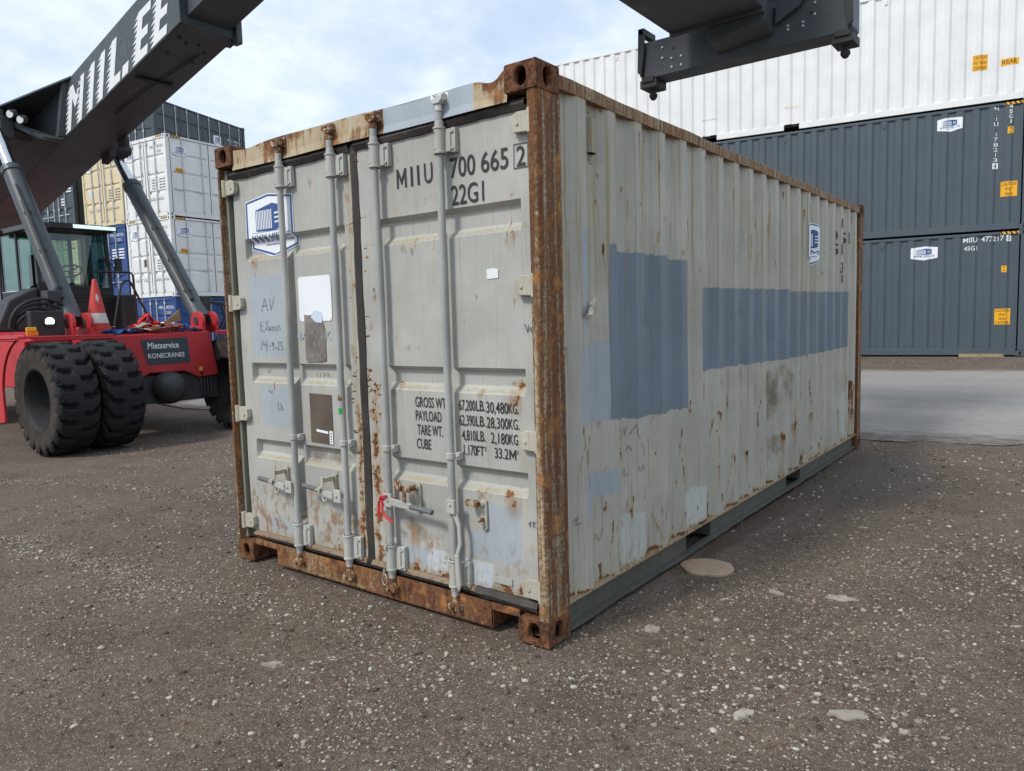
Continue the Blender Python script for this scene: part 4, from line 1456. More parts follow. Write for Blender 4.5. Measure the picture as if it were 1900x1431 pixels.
# the fourth rod's handle is parked upright beside its rod
mb = MB(); mb.mat(M['bracket'])
mb.box((-.562 - .008, -.034, .555), (-.562 + .044, -.016, .625)); mb.cyl((-.545, -.04, .60), (-.545, -.03, .60), .008, n=8)
mb.prism([(-.545, .56), (-.515, .56), (-.495, .50), (-.492, .40), (-.515, .345), (-.535, .345), (-.512, .41), (-.515, .49)], lambda a, b: (a, -.022, b), lambda a, b: (a, -.008, b))
mb.prism([(-.535, .35), (-.510, .35), (-.500, .20), (-.515, .165), (-.530, .20)], lambda a, b: (a, -.026, b), lambda a, b: (a, -.010, b))
mb.build('handle', None, DR, bevel=.003)
retainer(DR, -.392, .560, latch=False)
mb = MB(); mb.mat(M['cam'])
mb.prism([(-.392, .625), (-.42, .632), (-.445, .622), (-.462, .634), (-.470, .615), (-.455, .598), (-.43, .606), (-.392, .598)], lambda a, b: (a, -.012, b), lambda a, b: (a, .016, b))
mb.build('latch_disc', None, DR, bevel=.004)
mb = MB(); mb.box((-.40, .0, .525), (-.384, .034, .545)); mb.build('latch_pin', M['cam'], DR, bevel=.004)

# ---- writing and stickers on the doors
mb = MB()
pr = on_door('right', 0)
for body, u0, v0, u1, v1 in (('M', -.903, 2.164, -.835, 2.259), ('I', -.805, 2.164, -.790, 2.259), ('I', -.760, 2.164, -.745, 2.259), ('U', -.712, 2.164, -.656, 2.261),
                             ('700', -.540, 2.165, -.385, 2.260), ('665', -.350, 2.165, -.192, 2.260), ('2', -.146, 2.166, -.098, 2.254), ('22G1', -.539, 2.039, -.337, 2.132)):
    put_text(mb, body, pr, u0, v0, u1, v1, .004, 0, CUT_D)
for a, b in (((-.162, 2.157), (-.083, 2.265)),):
    fr = [(a[0], a[1]), (b[0], a[1]), (b[0], b[1]), (a[0], b[1])]
    vs, fs = ring(fr, .005)
    put_flat(mb, vs, fs, pr)
mb.build('registration_number', M['black'], DR, fix=False)
mb = MB()
for body, u0, v0, u1, v1 in (('GROSS WT.', -.835, 1.057, -.615, 1.111), ('67,200', -.535, 1.048, -.432, 1.110), ('LB.', -.427, 1.058, -.370, 1.110), ('30,480', -.362, 1.044, -.233, 1.107), ('KG.', -.230, 1.056, -.172, 1.105),
                             ('PAYLOAD', -.835, .988, -.656, 1.041), ('62,390', -.535, .974, -.436, 1.036), ('LB.', -.430, .984, -.370, 1.035), ('28,300', -.362, .972, -.233, 1.034), ('KG.', -.230, .983, -.170, 1.033),
                             ('TARE WT.', -.827, .914, -.651, .968), ('4,810', -.520, .902, -.433, .963), ('LB.', -.428, .912, -.372, .963), ('2,180', -.339, .900, -.233, .962), ('KG.', -.230, .911, -.170, .961),
                             ('CUBE', -.834, .842, -.734, .896), ('1,170', -.512, .830, -.431, .891), ('FT', -.430, .841, -.383, .889), ('3', -.380, .868, -.370, .889), ('33.2', -.319, .839, -.238, .890), ('M', -.232, .840, -.193, .888), ('3', -.190, .868, -.180, .888)):
    put_text(mb, body, pr, u0, v0, u1, v1, .003, 0, CUT_D)
mb.build('weight_lettering', M['black'], DR, fix=False)
mb = MB()
strokes(mb, [[(-.125, 1.47), (-.110, 1.43), (-.105, 1.465)], [(-.10, 1.44), (-.092, 1.455), (-.088, 1.43)], [(-.13, .55), (-.118, .56), (-.122, .535), (-.13, .55)], [(-.105, .565), (-.105, .535)], [(-.09, .562), (-.105, .55), (-.09, .535)],
             [(-.82, 1.86), (-.815, 1.83)], [(-1.115, 1.665), (-1.105, 1.675), (-1.11, 1.65)]], pr, .0035)
mb.build('pen_mark', M['ink'], DR, fix=False)
mb = MB()
quad = [(-.336, 1.727), (-.290, 1.729), (-.268, 1.722), (-.268, 1.683), (-.335, 1.680)]
put_flat(mb, quad, [tuple(range(5))], pr)
mb.build('paper_label', M['wornwhite'], DR, fix=False)
mb = MB(); mb.mat(M['bracket']); mb.prism([(-.351, .264), (-.233, .264), (-.233, .230), (-.351, .230)], lambda a, b: (a, .0415, b), lambda a, b: (a, .0465, b))
mb.build('name_plate', None, DR, bevel=.001)


def logo(mb, place, u0, v0, u1, v1, cuts=None, small=False, crop=False):
    """the depot's badge: white shield with a blue rim, a blue container and the web address"""
    W_, H_ = u1 - u0, v1 - v0
    Q = lambda a, b: (u0 + a * W_, v0 + b * H_)
    hexa_ = [Q(0, .15), Q(.5, 0), Q(1, .15), Q(1, .92), Q(.5, 1.0), Q(0, .92)]
    P = lambda off: (lambda a, b: place(a, b, off))
    mb.mat(M['white']); put_flat(mb, hexa_, [tuple(range(6))], P(0), cuts)
    mb.mat(M['logo'])
    inner = [((x - (u0 + u1) / 2) * .975 + (u0 + u1) / 2, (y - (v0 + v1) / 2) * .97 + (v0 + v1) / 2) for x, y in hexa_]
    if not small:
        vs, fs = ring(inner, .013 * W_ / .46 * 1.4)
        put_flat(mb, vs, fs, P(.0008), cuts)
    body = [Q(.22, .42), Q(.60, .40), Q(.78, .45), Q(.78, .78), Q(.58, .84), Q(.22, .76)]
    put_flat(mb, body, [tuple(range(6))], P(.0010), cuts)
    mb.mat(M['white'])
    for k in range(10):
        a = .235 + k * .034
        put_flat(mb, [Q(a, .445), Q(a + .018, .445), Q(a + .018, .745), Q(a, .745)], [(0, 1, 2, 3)], P(.0018), cuts)
    for k in range(3):
        put_flat(mb, [Q(.62, .52 + k * .07), Q(.74, .53 + k * .07), Q(.74, .555 + k * .07), Q(.62, .545 + k * .07)], [(0, 1, 2, 3)], P(.0018), cuts)
    mb.mat(M['logo'])
    if crop:
        put_word(mb, 'W.MII', P(.0010), *Q(.12, .25), *Q(.93, .36), .003, .2, cuts)
    else:
        put_word(mb, 'WWW.MIIL.EE', P(.0010), *Q(.10, .250), *Q(.90, .365), .003, .25, cuts)
    put_flat(mb, [Q(.14, .395), Q(.86, .405), Q(.86, .411), Q(.14, .401)], [(0, 1, 2, 3)], P(.0012), cuts)
    for k in range(14):
        a = .32 + k * .026
        put_flat(mb, [Q(a, .19), Q(a + .016, .19), Q(a + .016, .215), Q(a, .215)], [(0, 1, 2, 3)], P(.0010), cuts)


mb = MB()
logo(mb, lambda a, b, o: on_door('left', o)(a, b), -2.225, 1.905, -1.758, 2.275, CUT_D)
mb.build('logo_sticker', None, DL, fix=False)
pl_ = on_door('left', 0)
# blank white label with its torn foot
mb = MB(); mb.mat(M['white'])
c = .022
pts = []
for (cx, cz, a0) in ((-1.478, 1.745, 0), (-1.722, 1.745, 90), (-1.722, 1.533, 180), (-1.478, 1.533, 270)):
    for k in range(5):
        a = R_(a0 + k * 22.5); pts.append((cx + c * math.cos(a), cz + c * math.sin(a)))
put_flat(mb, pts, [tuple(range(len(pts)))], pl_, CUT_D)
mb.build('white_label', None, DL, fix=False)
M['gum'] = paint('old_adhesive', (.235, .215, .19), rough=.85, var=.5, dirt=.9, dirt_col=(.42, .42, .40), streak=(60, 60, 30))
mb = MB(); mb.mat(M['gum'])
pts = [(-1.700, 1.282), (-1.690, 1.276), (-1.560, 1.278), (-1.522, 1.284), (-1.520, 1.44), (-1.535, 1.50), (-1.56, 1.512), (-1.585, 1.535), (-1.61, 1.522), (-1.64, 1.55), (-1.655, 1.545), (-1.70, 1.550)]
put_flat(mb, pts, [tuple(range(len(pts)))], on_door('left', .0012), CUT_D)
mb.mat(M['logow'])
pts = [(-1.64, 1.535), (-1.60, 1.505), (-1.545, 1.500), (-1.535, 1.525), (-1.55, 1.560), (-1.58, 1.572), (-1.62, 1.565)]
put_flat(mb, pts, [tuple(range(len(pts)))], on_door('left', .0022), CUT_D)
mb.build('label_residue', None, DL, fix=False)
mb = MB(); put_text(mb, 'MAERSK', on_door('left', .0004), -1.800, 1.405, -1.470, 1.452, .004, 0, CUT_D)
mb.build('ghost_lettering', M['ghost'], DL, fix=False)
# data plate
M['plate'] = paint('tarnished_plate', (.105, .080, .058), rough=.6, var=.3, dirt=.8, dirt_col=(.045, .036, .028), streak=(5, 5, 80), bumpd=.001)
mb = MB(); mb.mat(M['plate'])
put_flat(mb, [(-1.695, 1.095), (-1.492, 1.092), (-1.492, .805), (-1.695, .808)], [(0, 1, 2, 3)], pl_, CUT_D)
mb.mat(M['white']); put_flat(mb, [(-1.640, .888), (-1.535, .880), (-1.535, .866), (-1.640, .873)], [(0, 1, 2, 3)], on_door('left', .001)); put_flat(mb, [(-1.523, .885), (-1.494, .884), (-1.494, .808), (-1.523, .809)], [(0, 1, 2, 3)], on_door('left', .001))
mb.mat(M['black'])
for k in range(4): put_flat(mb, [(-1.514, .818 + k * .016), (-1.504, .818 + k * .016), (-1.504, .826 + k * .016), (-1.514, .826 + k * .016)], [(0, 1, 2, 3)], on_door('left', .0018))
mb.build('data_plate', None, DL, fix=False)
# handwriting
mb = MB()
strokes(mb, [[(-2.121, 1.578), (-2.085, 1.659), (-2.057, 1.584)], [(-2.11, 1.61), (-2.064, 1.617)], [(-2.037, 1.655), (-2.025, 1.587), (-1.986, 1.665)],
             [(-2.12, 1.52), (-2.14, 1.505), (-2.138, 1.465), (-2.10, 1.46)], [(-2.14, 1.49), (-2.115, 1.495)], [(-2.06, 1.525), (-2.085, 1.51), (-2.07, 1.495), (-2.09, 1.475), (-2.05, 1.465), (-2.055, 1.49), (-2.04, 1.465)], [(-2.02, 1.49), (-2.035, 1.475), (-2.02, 1.46), (-2.01, 1.477), (-2.02, 1.49)], [(-1.995, 1.49), (-2.0, 1.47), (-1.985, 1.46), (-1.978, 1.48), (-1.99, 1.488)], [(-1.965, 1.46), (-1.962, 1.495), (-1.945, 1.485), (-1.942, 1.46)],
             [(-2.142, 1.345), (-2.135, 1.405)], [(-2.115, 1.40), (-2.118, 1.375), (-2.085, 1.38)], [(-2.083, 1.405), (-2.088, 1.34)], [(-2.065, 1.37), (-2.05, 1.37)], [(-2.02, 1.395), (-2.037, 1.385), (-2.028, 1.370), (-2.018, 1.392), (-2.022, 1.345)], [(-2.005, 1.36), (-1.99, 1.36)], [(-1.978, 1.39), (-1.962, 1.395), (-1.97, 1.37), (-1.982, 1.35), (-1.96, 1.348)], [(-1.928, 1.395), (-1.945, 1.392), (-1.945, 1.372), (-1.93, 1.37), (-1.928, 1.35), (-1.946, 1.345)]], pl_, .0032)
strokes(mb, [[(-2.09, 1.085), (-2.08, 1.10), (-2.06, 1.08), (-2.05, 1.10)], [(-2.0, 1.03), (-2.0, .98), (-1.97, .985), (-1.975, 1.02), (-1.95, .975)], [(-1.66, 1.215), (-1.66, 1.19)], [(-1.63, 1.215), (-1.63, 1.19)], [(-1.60, 1.215), (-1.595, 1.19), (-1.575, 1.215)], [(-1.56, 1.19), (-1.56, 1.215), (-1.54, 1.19)], [(-2.285, .40), (-2.275, .41), (-2.27, .39)], [(-2.14, 1.225), (-2.13, 1.20), (-2.10, 1.23)]], on_door('left', .0), .003)
mb.build('pen_mark', M['ink'], DL, fix=False)
mb = MB()
mb.mat(M['green']); mb.cyl((-1.358, .004, .998), (-1.358, .004, 1.030), .0200, n=14, caps=False)
mb.mat(M['cam']); mb.cyl((-1.358, .004, 1.072), (-1.358, .004, 1.100), .0198, n=14, caps=False)
mb.build('rod_tape', None, DL, smooth=True, fix=False)

# ---- side wall furniture
mb = MB()
yv, zv = .49, 2.36
xr = float(corr(yv)) + .001
mb.mat(M['vent'])
mb.box((xr, yv - .038, zv - .130), (xr + .004, yv + .038, zv + .130))
mb.hexa([(xr + .004, yv - .034, zv - .085), (xr + .034, yv - .022, zv - .085), (xr + .034, yv + .022, zv - .085), (xr + .004, yv + .034, zv - .085)],
        [(xr + .004, yv - .034, zv + .085), (xr + .034, yv - .022, zv + .075), (xr + .034, yv + .022, zv + .075), (xr + .004, yv + .034, zv + .085)])
for zz_ in (zv - .112, zv + .108):
    mb.cyl((xr + .004, yv, zz_), (xr + .010, yv, zz_), .008, n=8)
mb.mat(M['dark']); 
for k in range(3): mb.box((xr + .008, yv - .026, zv - .088 - k * .0), (xr + .030 - k * .006, yv + .026, zv - .0862))
mb.build('ventilator', None, box20, bevel=.003)

CUT_S = [(0, CREASES)]
ps = lambda a, b, o=0.0: (float(corr(a)) + .0035 + o, a, b)
mb = MB()
logo(mb, ps, 4.04, 1.895, 4.43, 2.265, CUT_S, crop=True)
mb.build('logo_sticker', None, box20, fix=False)
mb = MB()
# what is left of an old column number after repainting
for body, u0, v0, u1, v1 in (('I', 5.045, 2.29, 5.075, 2.385), ('0', 5.015, 2.165, 5.105, 2.265), ('G', 5.015, 2.035, 5.110, 2.135), ('I', 5.190, 2.30, 5.205, 2.375), ('I', 5.190, 2.04, 5.205, 2.13), ('5', 5.310, 2.155, 5.405, 2.255), ('3', 5.175, 1.86, 5.235, 1.95), ('1', 5.195, 1.77, 5.225, 1.83), ('I', 5.46, 2.16, 5.475, 2.26)):
    put_text(mb, body, lambda a, b: ps(a, b, 0), u0 - .006, v0 - .006, u1 + .012, v1 + .008, .008, 0, CUT_S)
mb.build('side_lettering', M['black'], box20, fix=False)
mb = MB()
strokes(mb, [[(.72, .86), (.738, .905), (.77, .90), (.775, .855), (.73, .85)], [(.80, .90), (.81, .86), (.83, .90)], [(.85, .86), (.89, .91), (.90, .85), (.92, .83)], [(.74, .79), (.76, .80), (.77, .76)], [(.82, .77), (.84, .80), (.86, .77)], [(.93, .80), (.95, .79), (.97, .74), (.95, .73)], [(.79, .66), (.80, .68), (.80, .64), (.84, .645)], [(.90, .68), (.91, .65), (.95, .68), (.95, .645), (.99, .67)], [(.47, .34), (.50, .40), (.53, .36), (.56, .42)], [(.28, .52), (.30, .535), (.29, .50), (.32, .505)]], lambda a, b: ps(a, b, 0), .004)
mb.build('pen_mark', M['faintink'], box20, fix=False)

# ---- loose things hanging on the container
mb = MB()
base_y = -.030
P1 = [(-1.012 + .030 * math.cos(a), base_y + .03 * math.sin(a) + .03, .565 + .004 * math.sin(3 * a)) for a in np.linspace(0, 6.0, 14)]
mb.tube(P1, .0055, 6)
mb.tube([(-1.040, -.025, .570), (-1.056, -.03, .545), (-1.060, -.028, .50), (-1.055, -.03, .470), (-1.050, -.03, .455)], .006, 6)
mb.tube([(-1.030, -.035, .572), (-1.018, -.04, .54), (-1.020, -.04, .505), (-.995, -.04, .475), (-.965, -.036, .465), (-.955, -.03, .450)], .0065, 6)
mb.tube([(-1.040, -.035, .566), (-1.02, -.045, .585), (-.985, -.04, .590)], .007, 6)
tag(mb.build('plastic_strip', M['redtie'], smooth=True), 'red plastic strip knotted round the third locking rod at its handle', 'strip')
mb = MB()
mb.tube([(-.975, -.02, .355), (-1.0, -.03, .33), (-1.02, -.03, .30), (-1.035, -.03, .25), (-1.038, -.03, .20), (-1.038, -.028, .165)], .0022, 6)
mb.tube([(-1.038 + .017 * math.sin(a), -.028, .125 - .030 * math.cos(a) * 1.0 + 0.002) for a in np.linspace(math.pi, -math.pi, 18)], .0028, 6)
mb.cyl((-1.038, -.028, .155), (-1.038, -.028, .180), .007, n=8)
mb.cyl((-1.018, -.032, .297), (-1.024, -.032, .315), .008, n=8)
tag(mb.build('wire_seal', M['wire'], smooth=True), 'thin wire seal with a small loop hanging from the third locking rod near the sill', 'seal')
mb = MB()
us_ = np.linspace(0, 1, 14)
def scr(U, V):
    y = .362 + .085 * U + .02 * (V - .5)
    z = 1.487 + .085 * V + .02 * U * V
    x = corr(y) + .004 + .022 * np.abs(np.sin(U * 3.0 + V * 2.2)) * (V > .15) + .012 * hnoise(U * 6, V * 6, 91)
    return x, y, z
mb, U, V = grid_mesh(us_, us_, scr)
keep = []
for f in mb.f:
    i = f[0]; u, v = U.ravel()[i], V.ravel()[i]
    if v < .45 + .6 * u and not (u > .8 and v < .2): keep.append(f)
mb.f = keep; mb.fm = [0] * len(keep)
so = mb.build('plastic_scrap', M['scrap'], smooth=True)
tag(so, 'crumpled scrap of torn pale film stuck on the container side left of the blue patch', 'scrap')
so.modifiers.new('thickness', 'SOLIDIFY').thickness = .0008

# ------------------------------------------------------------------ stacked containers
def cpaint(name, base, dirt=.18, rough=.42):
    return paint(name, base, rough=rough, var=.05, dirt=dirt, dirt_col=tuple(c * .55 + .02 for c in base), streak=(5, 5, .5), spec=.45, bumpd=.0008)


PW = cpaint('white_container_paint', (.73, .735, .72), .08)
PG = cpaint('slate_container_paint', (.066, .086, .104), .40)
PG2 = cpaint('charcoal_container_paint', (.050, .064, .076), .25)
PCR = cpaint('cream_container_paint', (.66, .56, .36), .12)
PB = cpaint('blue_container_paint', (.018, .060, .20), .25)
M['zinc'] = flat('zinc_rod', (.52, .53, .53), .4, .3)
STRIPE_Y = M['yellow']


PB_ = .318


def corr_b(y, y0=.18):
    t = (y - y0) % PB_
    return .036 * np.interp(t, [0, .052, .159, .211, PB_], [0, 1, 1, 0, 0])


def corr_sheet(mb, L, z0, z1, put):
    """one corrugated wall as a sheet with crisp folds"""
    ys = [.17]
    k = 0
    while True:
        for d in (0, .052, .159, .211):
            y = .18 + k * PB_ + d
            if y > L - .17: break
            if y > .171: ys.append(y)
        if .18 + k * PB_ > L: break
        k += 1
    ys.append(L - .17)
    vs, fs = [], []
    for y in ys:
        d = float(corr_b(y))
        vs += [put(d, y, z0), put(d, y, z1)]
    for i in range(len(ys) - 1):
        fs.append((2 * i, 2 * i + 2, 2 * i + 3, 2 * i + 1))
    mb.add(vs, fs)
    return ys


def door_leaf(mb, u0, u1, z0, z1, put, dep=.032):
    """pressed door leaf: raised fields between horizontal grooves"""
    H = z1 - z0
    gs = [(z0 + H * a, z0 + H * b) for a, b in ((.80, .75), (.55, .50), (.31, .26))]
    prof = [(z1, 0)]
    for a, b in gs:
        prof += [(a, 0), (a - .02, dep), (b + .035, dep), (b, 0)]
    prof.append((z0, 0))
    e = .07
    vs, fs = [], []
    cols = [u0, u0 + e, u0 + e + .012, u1 - e - .012, u1 - e, u1]
    for i, u in enumerate(cols):
        for z, d in prof:
            vs.append(put(u, d if i in (2, 3) else 0, z))
    n = len(prof)
    for i in range(len(cols) - 1):
        for k in range(n - 1):
            fs.append((i * n + k, (i + 1) * n + k, (i + 1) * n + k + 1, i * n + k + 1))
    mb.add(vs, fs)


def stack_box(name, label, loc, rz, L, H, mat, group, right_door=False, sides=False, left_marks=None, end_marks=None, side_marks=None, hazard=True, pockets=()):
    root = thing(name, label, 'container', loc, rz, group)
    B = lambda mb, nm, m=None, par=root, **k: mb.build(nm, m, par, local=True, **k)
    for x in (0, 1):
        for y in (0, 1):
            mb = MB()
            xa, xb = ((-.10, 0) if x == 0 else (-CW, -CW + .10))
            ya, yb = ((0, .14) if y == 0 else (L - .14, L))
            mb.box((xa, ya, .118), (xb, yb, H - .118))
            B(mb, 'corner_post', mat, bevel=.012)
            for z in (0, 1):
                mb = MB()
                mb.mat(mat)
                xa, xb = ((-.162, .004) if x == 0 else (-CW - .004, -CW + .162))
                ya, yb = ((-.004, .178) if y == 0 else (L - .178, L + .004))
                za, zb = ((0, .118) if z == 0 else (H - .118, H))
                mb.box((xa, ya, za), (xb, yb, zb))
                mb.mat(M['dark'])
                xo = .0045 if x == 0 else -CW - .0045
                yo = -.0045 if y == 0 else L + .0045
                ov = [(.030 * math.cos(a), .042 * math.copysign(abs(math.sin(a)) ** .7, math.sin(a))) for a in np.linspace(0, 2 * math.pi, 14)[:-1]]
                mb.add([(xo, (ya + yb) / 2 + p, (za + zb) / 2 + q) for p, q in ov], [tuple(range(13))])
                mb.add([((xa + xb) / 2 + p, yo, (za + zb) / 2 + q) for p, q in ov], [tuple(range(13))])
                B(mb, 'corner_casting')
    X = {0: (lambda d: -d), 1: (lambda d: -CW + d)}
    for s in (0, 1):
        f = X[s]
        mb = MB(); mb.box((f(0), .178, H - .088), (f(.06), L - .178, H - .028)); B(mb, 'top_rail', mat, bevel=.006)
        mb = MB()
        cuts = [.178]
        for (a, b) in pockets: cuts += [a, b]
        cuts.append(L - .178)
        for a, b in zip(cuts[::2], cuts[1::2]):
            mb.box((f(.004), a, .018), (f(.05), b, .160))
        mb.mat(mat)
        o_ = B(mb, 'bottom_rail', None, bevel=.004)
        mb = MB()
        if sides and s == 0:
            n = 4
            wdt = (L - .32) / n
            for k in range(n):
                mb = MB()
                u0, u1 = .16 + k * wdt + .008, .16 + (k + 1) * wdt - .008
                door_leaf(mb, u0, u1, .17, H - .10, lambda u, d, z: (-.030 - d, u, z))
                leaf = B(mb, 'side_door', mat, fix=False)
                mb = MB(); mb.box((-.03, u0 - .008, .17), (-.022, u0 + .002, H - .1)) ; B(mb, 'door_seal', M['gasket'], leaf)
                for u in (u0 + wdt * .30, u0 + wdt * .80):
                    mb = MB()
                    mb.cyl((-.010, u, .08), (-.010, u, H - .05), .017, n=8)
                    for z in (.20, .9, 1.5, H - .22): mb.box((-.034, u - .035, z), (.004, u + .035, z + .06))
                    r_ = B(mb, 'locking_rod', M['zinc'], leaf)
                    mb = MB(); mb.box((-.004, u - .30, .86), (.010, u + .01, .89)); B(mb, 'handle', M['zinc'], leaf)
        else:
            mb.mat(mat)
            corr_sheet(mb, L, .158, H - .086, lambda d, y, z, f=f: (f(d + .006), y, z))
            o2 = B(mb, 'side_panel')
            if s == 1:
                for k in range(3 if L < 8 else 5):
                    yy = .70 + k * (2.29 if L > 8 else 2.2)
                    if yy > L - .4: break
                    mb = MB(); d = float(corr_b(yy)) + .006
                    mb.box((f(d - .02), yy - .025, H - .27), (f(d + .001), yy + .025, H - .16))
                    B(mb, 'ventilator', mat, bevel=.004)
    mb = MB()
    us = np.arange(.16, L - .16, .104)
    mb.mat(mat)
    for a, b in zip(us[:-1:2], us[1::2]):
        mb.box((-CW + .062, a, H - .046), (-.062, b, H - .026))
    mb.box((-CW + .062, .10, H - .060), (-.062, L - .1, H - .048))
    B(mb, 'roof')
    mb = MB(); mb.box((-CW + .052, .1, .1), (-.052, L - .1, .155)); B(mb, 'floor', M['dark'])
    mb = MB(); corr_sheet(mb, CW, .15, H - .1, lambda d, y, z: (-y, L - .02 - d, z)); B(mb, 'end_panel', mat)
    # door end
    mb = MB(); mb.box((-CW + .162, .01, H - .115), (-.162, .09, H - .008)); B(mb, 'door_header', mat, bevel=.006)
    mb = MB(); mb.box((-CW + .162, .01, .01), (-.162, .09, .135)); B(mb, 'door_sill', mat, bevel=.006)
    for s, (u0, u1) in enumerate(((-CW + .104, -CW / 2 - .012), (-CW / 2 + .012, -.104))):
        mb = MB(); door_leaf(mb, u0, u1, .145, H - .125, lambda u, d, z: (u, .03 + d, z))
        leaf = B(mb, 'door', mat, fix=False)
        if s == 0:
            mb = MB(); mb.box((u1 - .001, .026, .145), (u1 + .025, .06, H - .125)); B(mb, 'door_seal', M['gasket'], leaf)
        for u in (u0 + .50 - .05 * s, u1 - .16 - .0 * s) if s == 0 else (u0 + .16, u1 - .50):
            mb = MB(); mb.cyl((u, .0, .06), (u, .0, H - .06), .018, n=8)
            for z in (.18, .8, 1.45, H - .24): mb.box((u - .035, -.012, z), (u + .045, .034, z + .07))
            B(mb, 'locking_rod', M['zinc'], leaf)
            mb = MB(); mb.box((u - .02, -.028, .60), (u + (-.32 if s == 0 else .32), -.014, .63)); B(mb, 'handle', M['zinc'], leaf)
        for z in (.3, .95, 1.65, H - .3):
            mb = MB(); xe = u0 if s == 0 else u1
            mb.box((xe - .05, .008, z - .05), (xe + .05, .029, z + .05)); B(mb, 'hinge', mat, leaf)
    if hazard:
        for s in (0, 1):
            mb = MB()
            f = X[s]
            zt = H - .086
            w_ = .36
            mb.mat(STRIPE_Y)
            mb.add([(f(-.0025), .18, zt), (f(-.0025), .18 + w_, zt), (f(-.0025), .18 + w_, zt + .055), (f(-.0025), .18, zt + .055)], [(0, 1, 2, 3)])
            mb.mat(M['black'])
            for k in range(4):
                a = .19 + k * .095
                mb.add([(f(-.0045), a, zt), (f(-.0045), a + .04, zt), (f(-.0045), a + .075, zt + .055), (f(-.0045), a + .035, zt + .055)], [(0, 1, 2, 3)])
            B(mb, 'hazard_stripe', None, fix=False)
        for s in (0, 1):
            mb = MB()
            a0 = -.52 if s == 0 else -CW + .17
            mb.mat(STRIPE_Y); mb.add([(a0, .0075, H - .075), (a0 + .35, .0075, H - .075), (a0 + .35, .0075, H - .02), (a0, .0075, H - .02)], [(0, 1, 2, 3)])
            mb.mat(M['black'])
            for k in range(4):
                a = a0 + .01 + k * .09
                mb.add([(a, .0055, H - .075), (a + .04, .0055, H - .075), (a + .07, .0055, H - .02), (a + .03, .0055, H - .02)], [(0, 1, 2, 3)])
            B(mb, 'hazard_stripe', None, fix=False)
    # marks on the long left side (x = -CW); a runs left to right as read from outside: a = -y
    if left_marks:
        cutl = []
        y = .18
        while y < L:
            cutl += [-(y + d) for d in (0, .052, .159, .211)]
            y += PB_
        pl = lambda a, b, o=0.0: (-CW + .006 + float(corr_b(-a)) - .004 - o, -a, b)
        left_marks(B, pl, [(0, cutl)])
    if end_marks:
        end_marks(B, lambda a, b, o=0.0: (a, .027 - o, b), None)
    if side_marks:
        side_marks(B, lambda a, b, o=0.0: (-.0265 + o, a, b), None)
    return root


def panel(mb, place, x0, z0, x1, z1, mat, o=0.0, cuts=None):
    mb.mat(mat)
    put_flat(mb, [(x0, z0), (x1, z0), (x1, z1), (x0, z1)], [(0, 1, 2, 3)], lambda a, b: place(a, b, o), cuts)


def caution(B, pl, cuts, x0, z0, x1, z1, lines):
    mb = MB(); panel(mb, pl, x0, z0, x1, z1, M['yellow'], 0, cuts)
    mb.mat(M['brown'])
    n = len(lines); h = (z1 - z0) / n
    for i, s in enumerate(lines):
        wdt = (x1 - x0) * (.86 if len(s) > 4 else .45)
        c = (x0 + x1) / 2
        zt = z1 - (i + .18) * h
        put_text(mb, s, lambda a, b: pl(a, b, .0022), c - wdt / 2, zt - h * .66, c + wdt / 2, zt, 0.004, 0, cuts)
    B(mb, 'caution_sticker', None, fix=False)


def marks_low(B, pl, cuts):
    mb = MB(); logo(mb, pl, -2.36, 2.31, -1.79, 2.64, cuts, small=True); B(mb, 'logo_sticker', None, fix=False)
    mb = MB(); mb.mat(M['whitepaint'])
    q = lambda a, b: pl(a, b, 0)
    for s, a, b in (('MIIU', -1.27, -.985), ('472217', -.905, -.47)): put_text(mb, s, q, a, 2.665, b, 2.785, .004, 0, cuts)
    put_text(mb, '45G1', q, -1.25, 2.48, -.985, 2.58, .004, 0, cuts)
    panel(mb, pl, -.415, 2.645, -.325, 2.79, M['whitepaint'], 0, cuts)
    mb.mat(M['black']); put_text(mb, '0', lambda a, b: pl(a, b, .002), -.395, 2.665, -.345, 2.77, 0, 0, cuts)
    B(mb, 'registration_number', None, fix=False)
    caution(B, pl, cuts, -.50, 1.94, -.395, 2.09, ['2,9M', "9'6\""])
    caution(B, pl, cuts, -.605, .73, -.295, 1.10, ['CAUTION', "9'6\"", 'HIGH', 'CONTAINER'])


def marks_mid(B, pl, cuts):
    z = -2.9
    mb = MB(); logo(mb, pl, -1.86, 5.275 + z, -1.345, 5.60 + z, cuts, small=True); B(mb, 'logo_sticker', None, fix=False)
    mb = MB(); mb.mat(M['whitepaint'])
    q = lambda a, b: pl(a, b, 0)
    zz_ = 5.70 + z
    for ch in 'MIIU 178213':
        if ch != ' ':
            put_text(mb, ch, q, -.725 if ch not in 'I1' else -.685, zz_ - .090, -.640 if ch not in 'I1' else -.668, zz_, .004, 0, cuts)
        zz_ -= .115
    panel(mb, pl, -.735, zz_ - .13, -.625, zz_ - .0, M['whitepaint'], 0, cuts)
    zz_ = 5.71 + z
    for ch in '45G1':
        put_text(mb, ch, q, -.44 if ch != '1' else -.41, zz_ - .085, -.365 if ch != '1' else -.39, zz_, .004, 0, cuts); zz_ -= .11
    mb.mat(M['black']); put_text(mb, '4', lambda a, b: pl(a, b, .002), -.715, 5.70 + z - 11 * .115 - .115, -.65, 5.70 + z - 11 * .115 - .015, 0, 0, cuts)
    B(mb, 'registration_number', None, fix=False)
    caution(B, pl, cuts, -.46, 5.07 + z, -.345, 5.22 + z, ['2,9M', "9'6\""])
    caution(B, pl, cuts, -.56, 3.66 + z, -.24, 4.0 + z, ['CAUTION', "9'6\"", 'HIGH'])


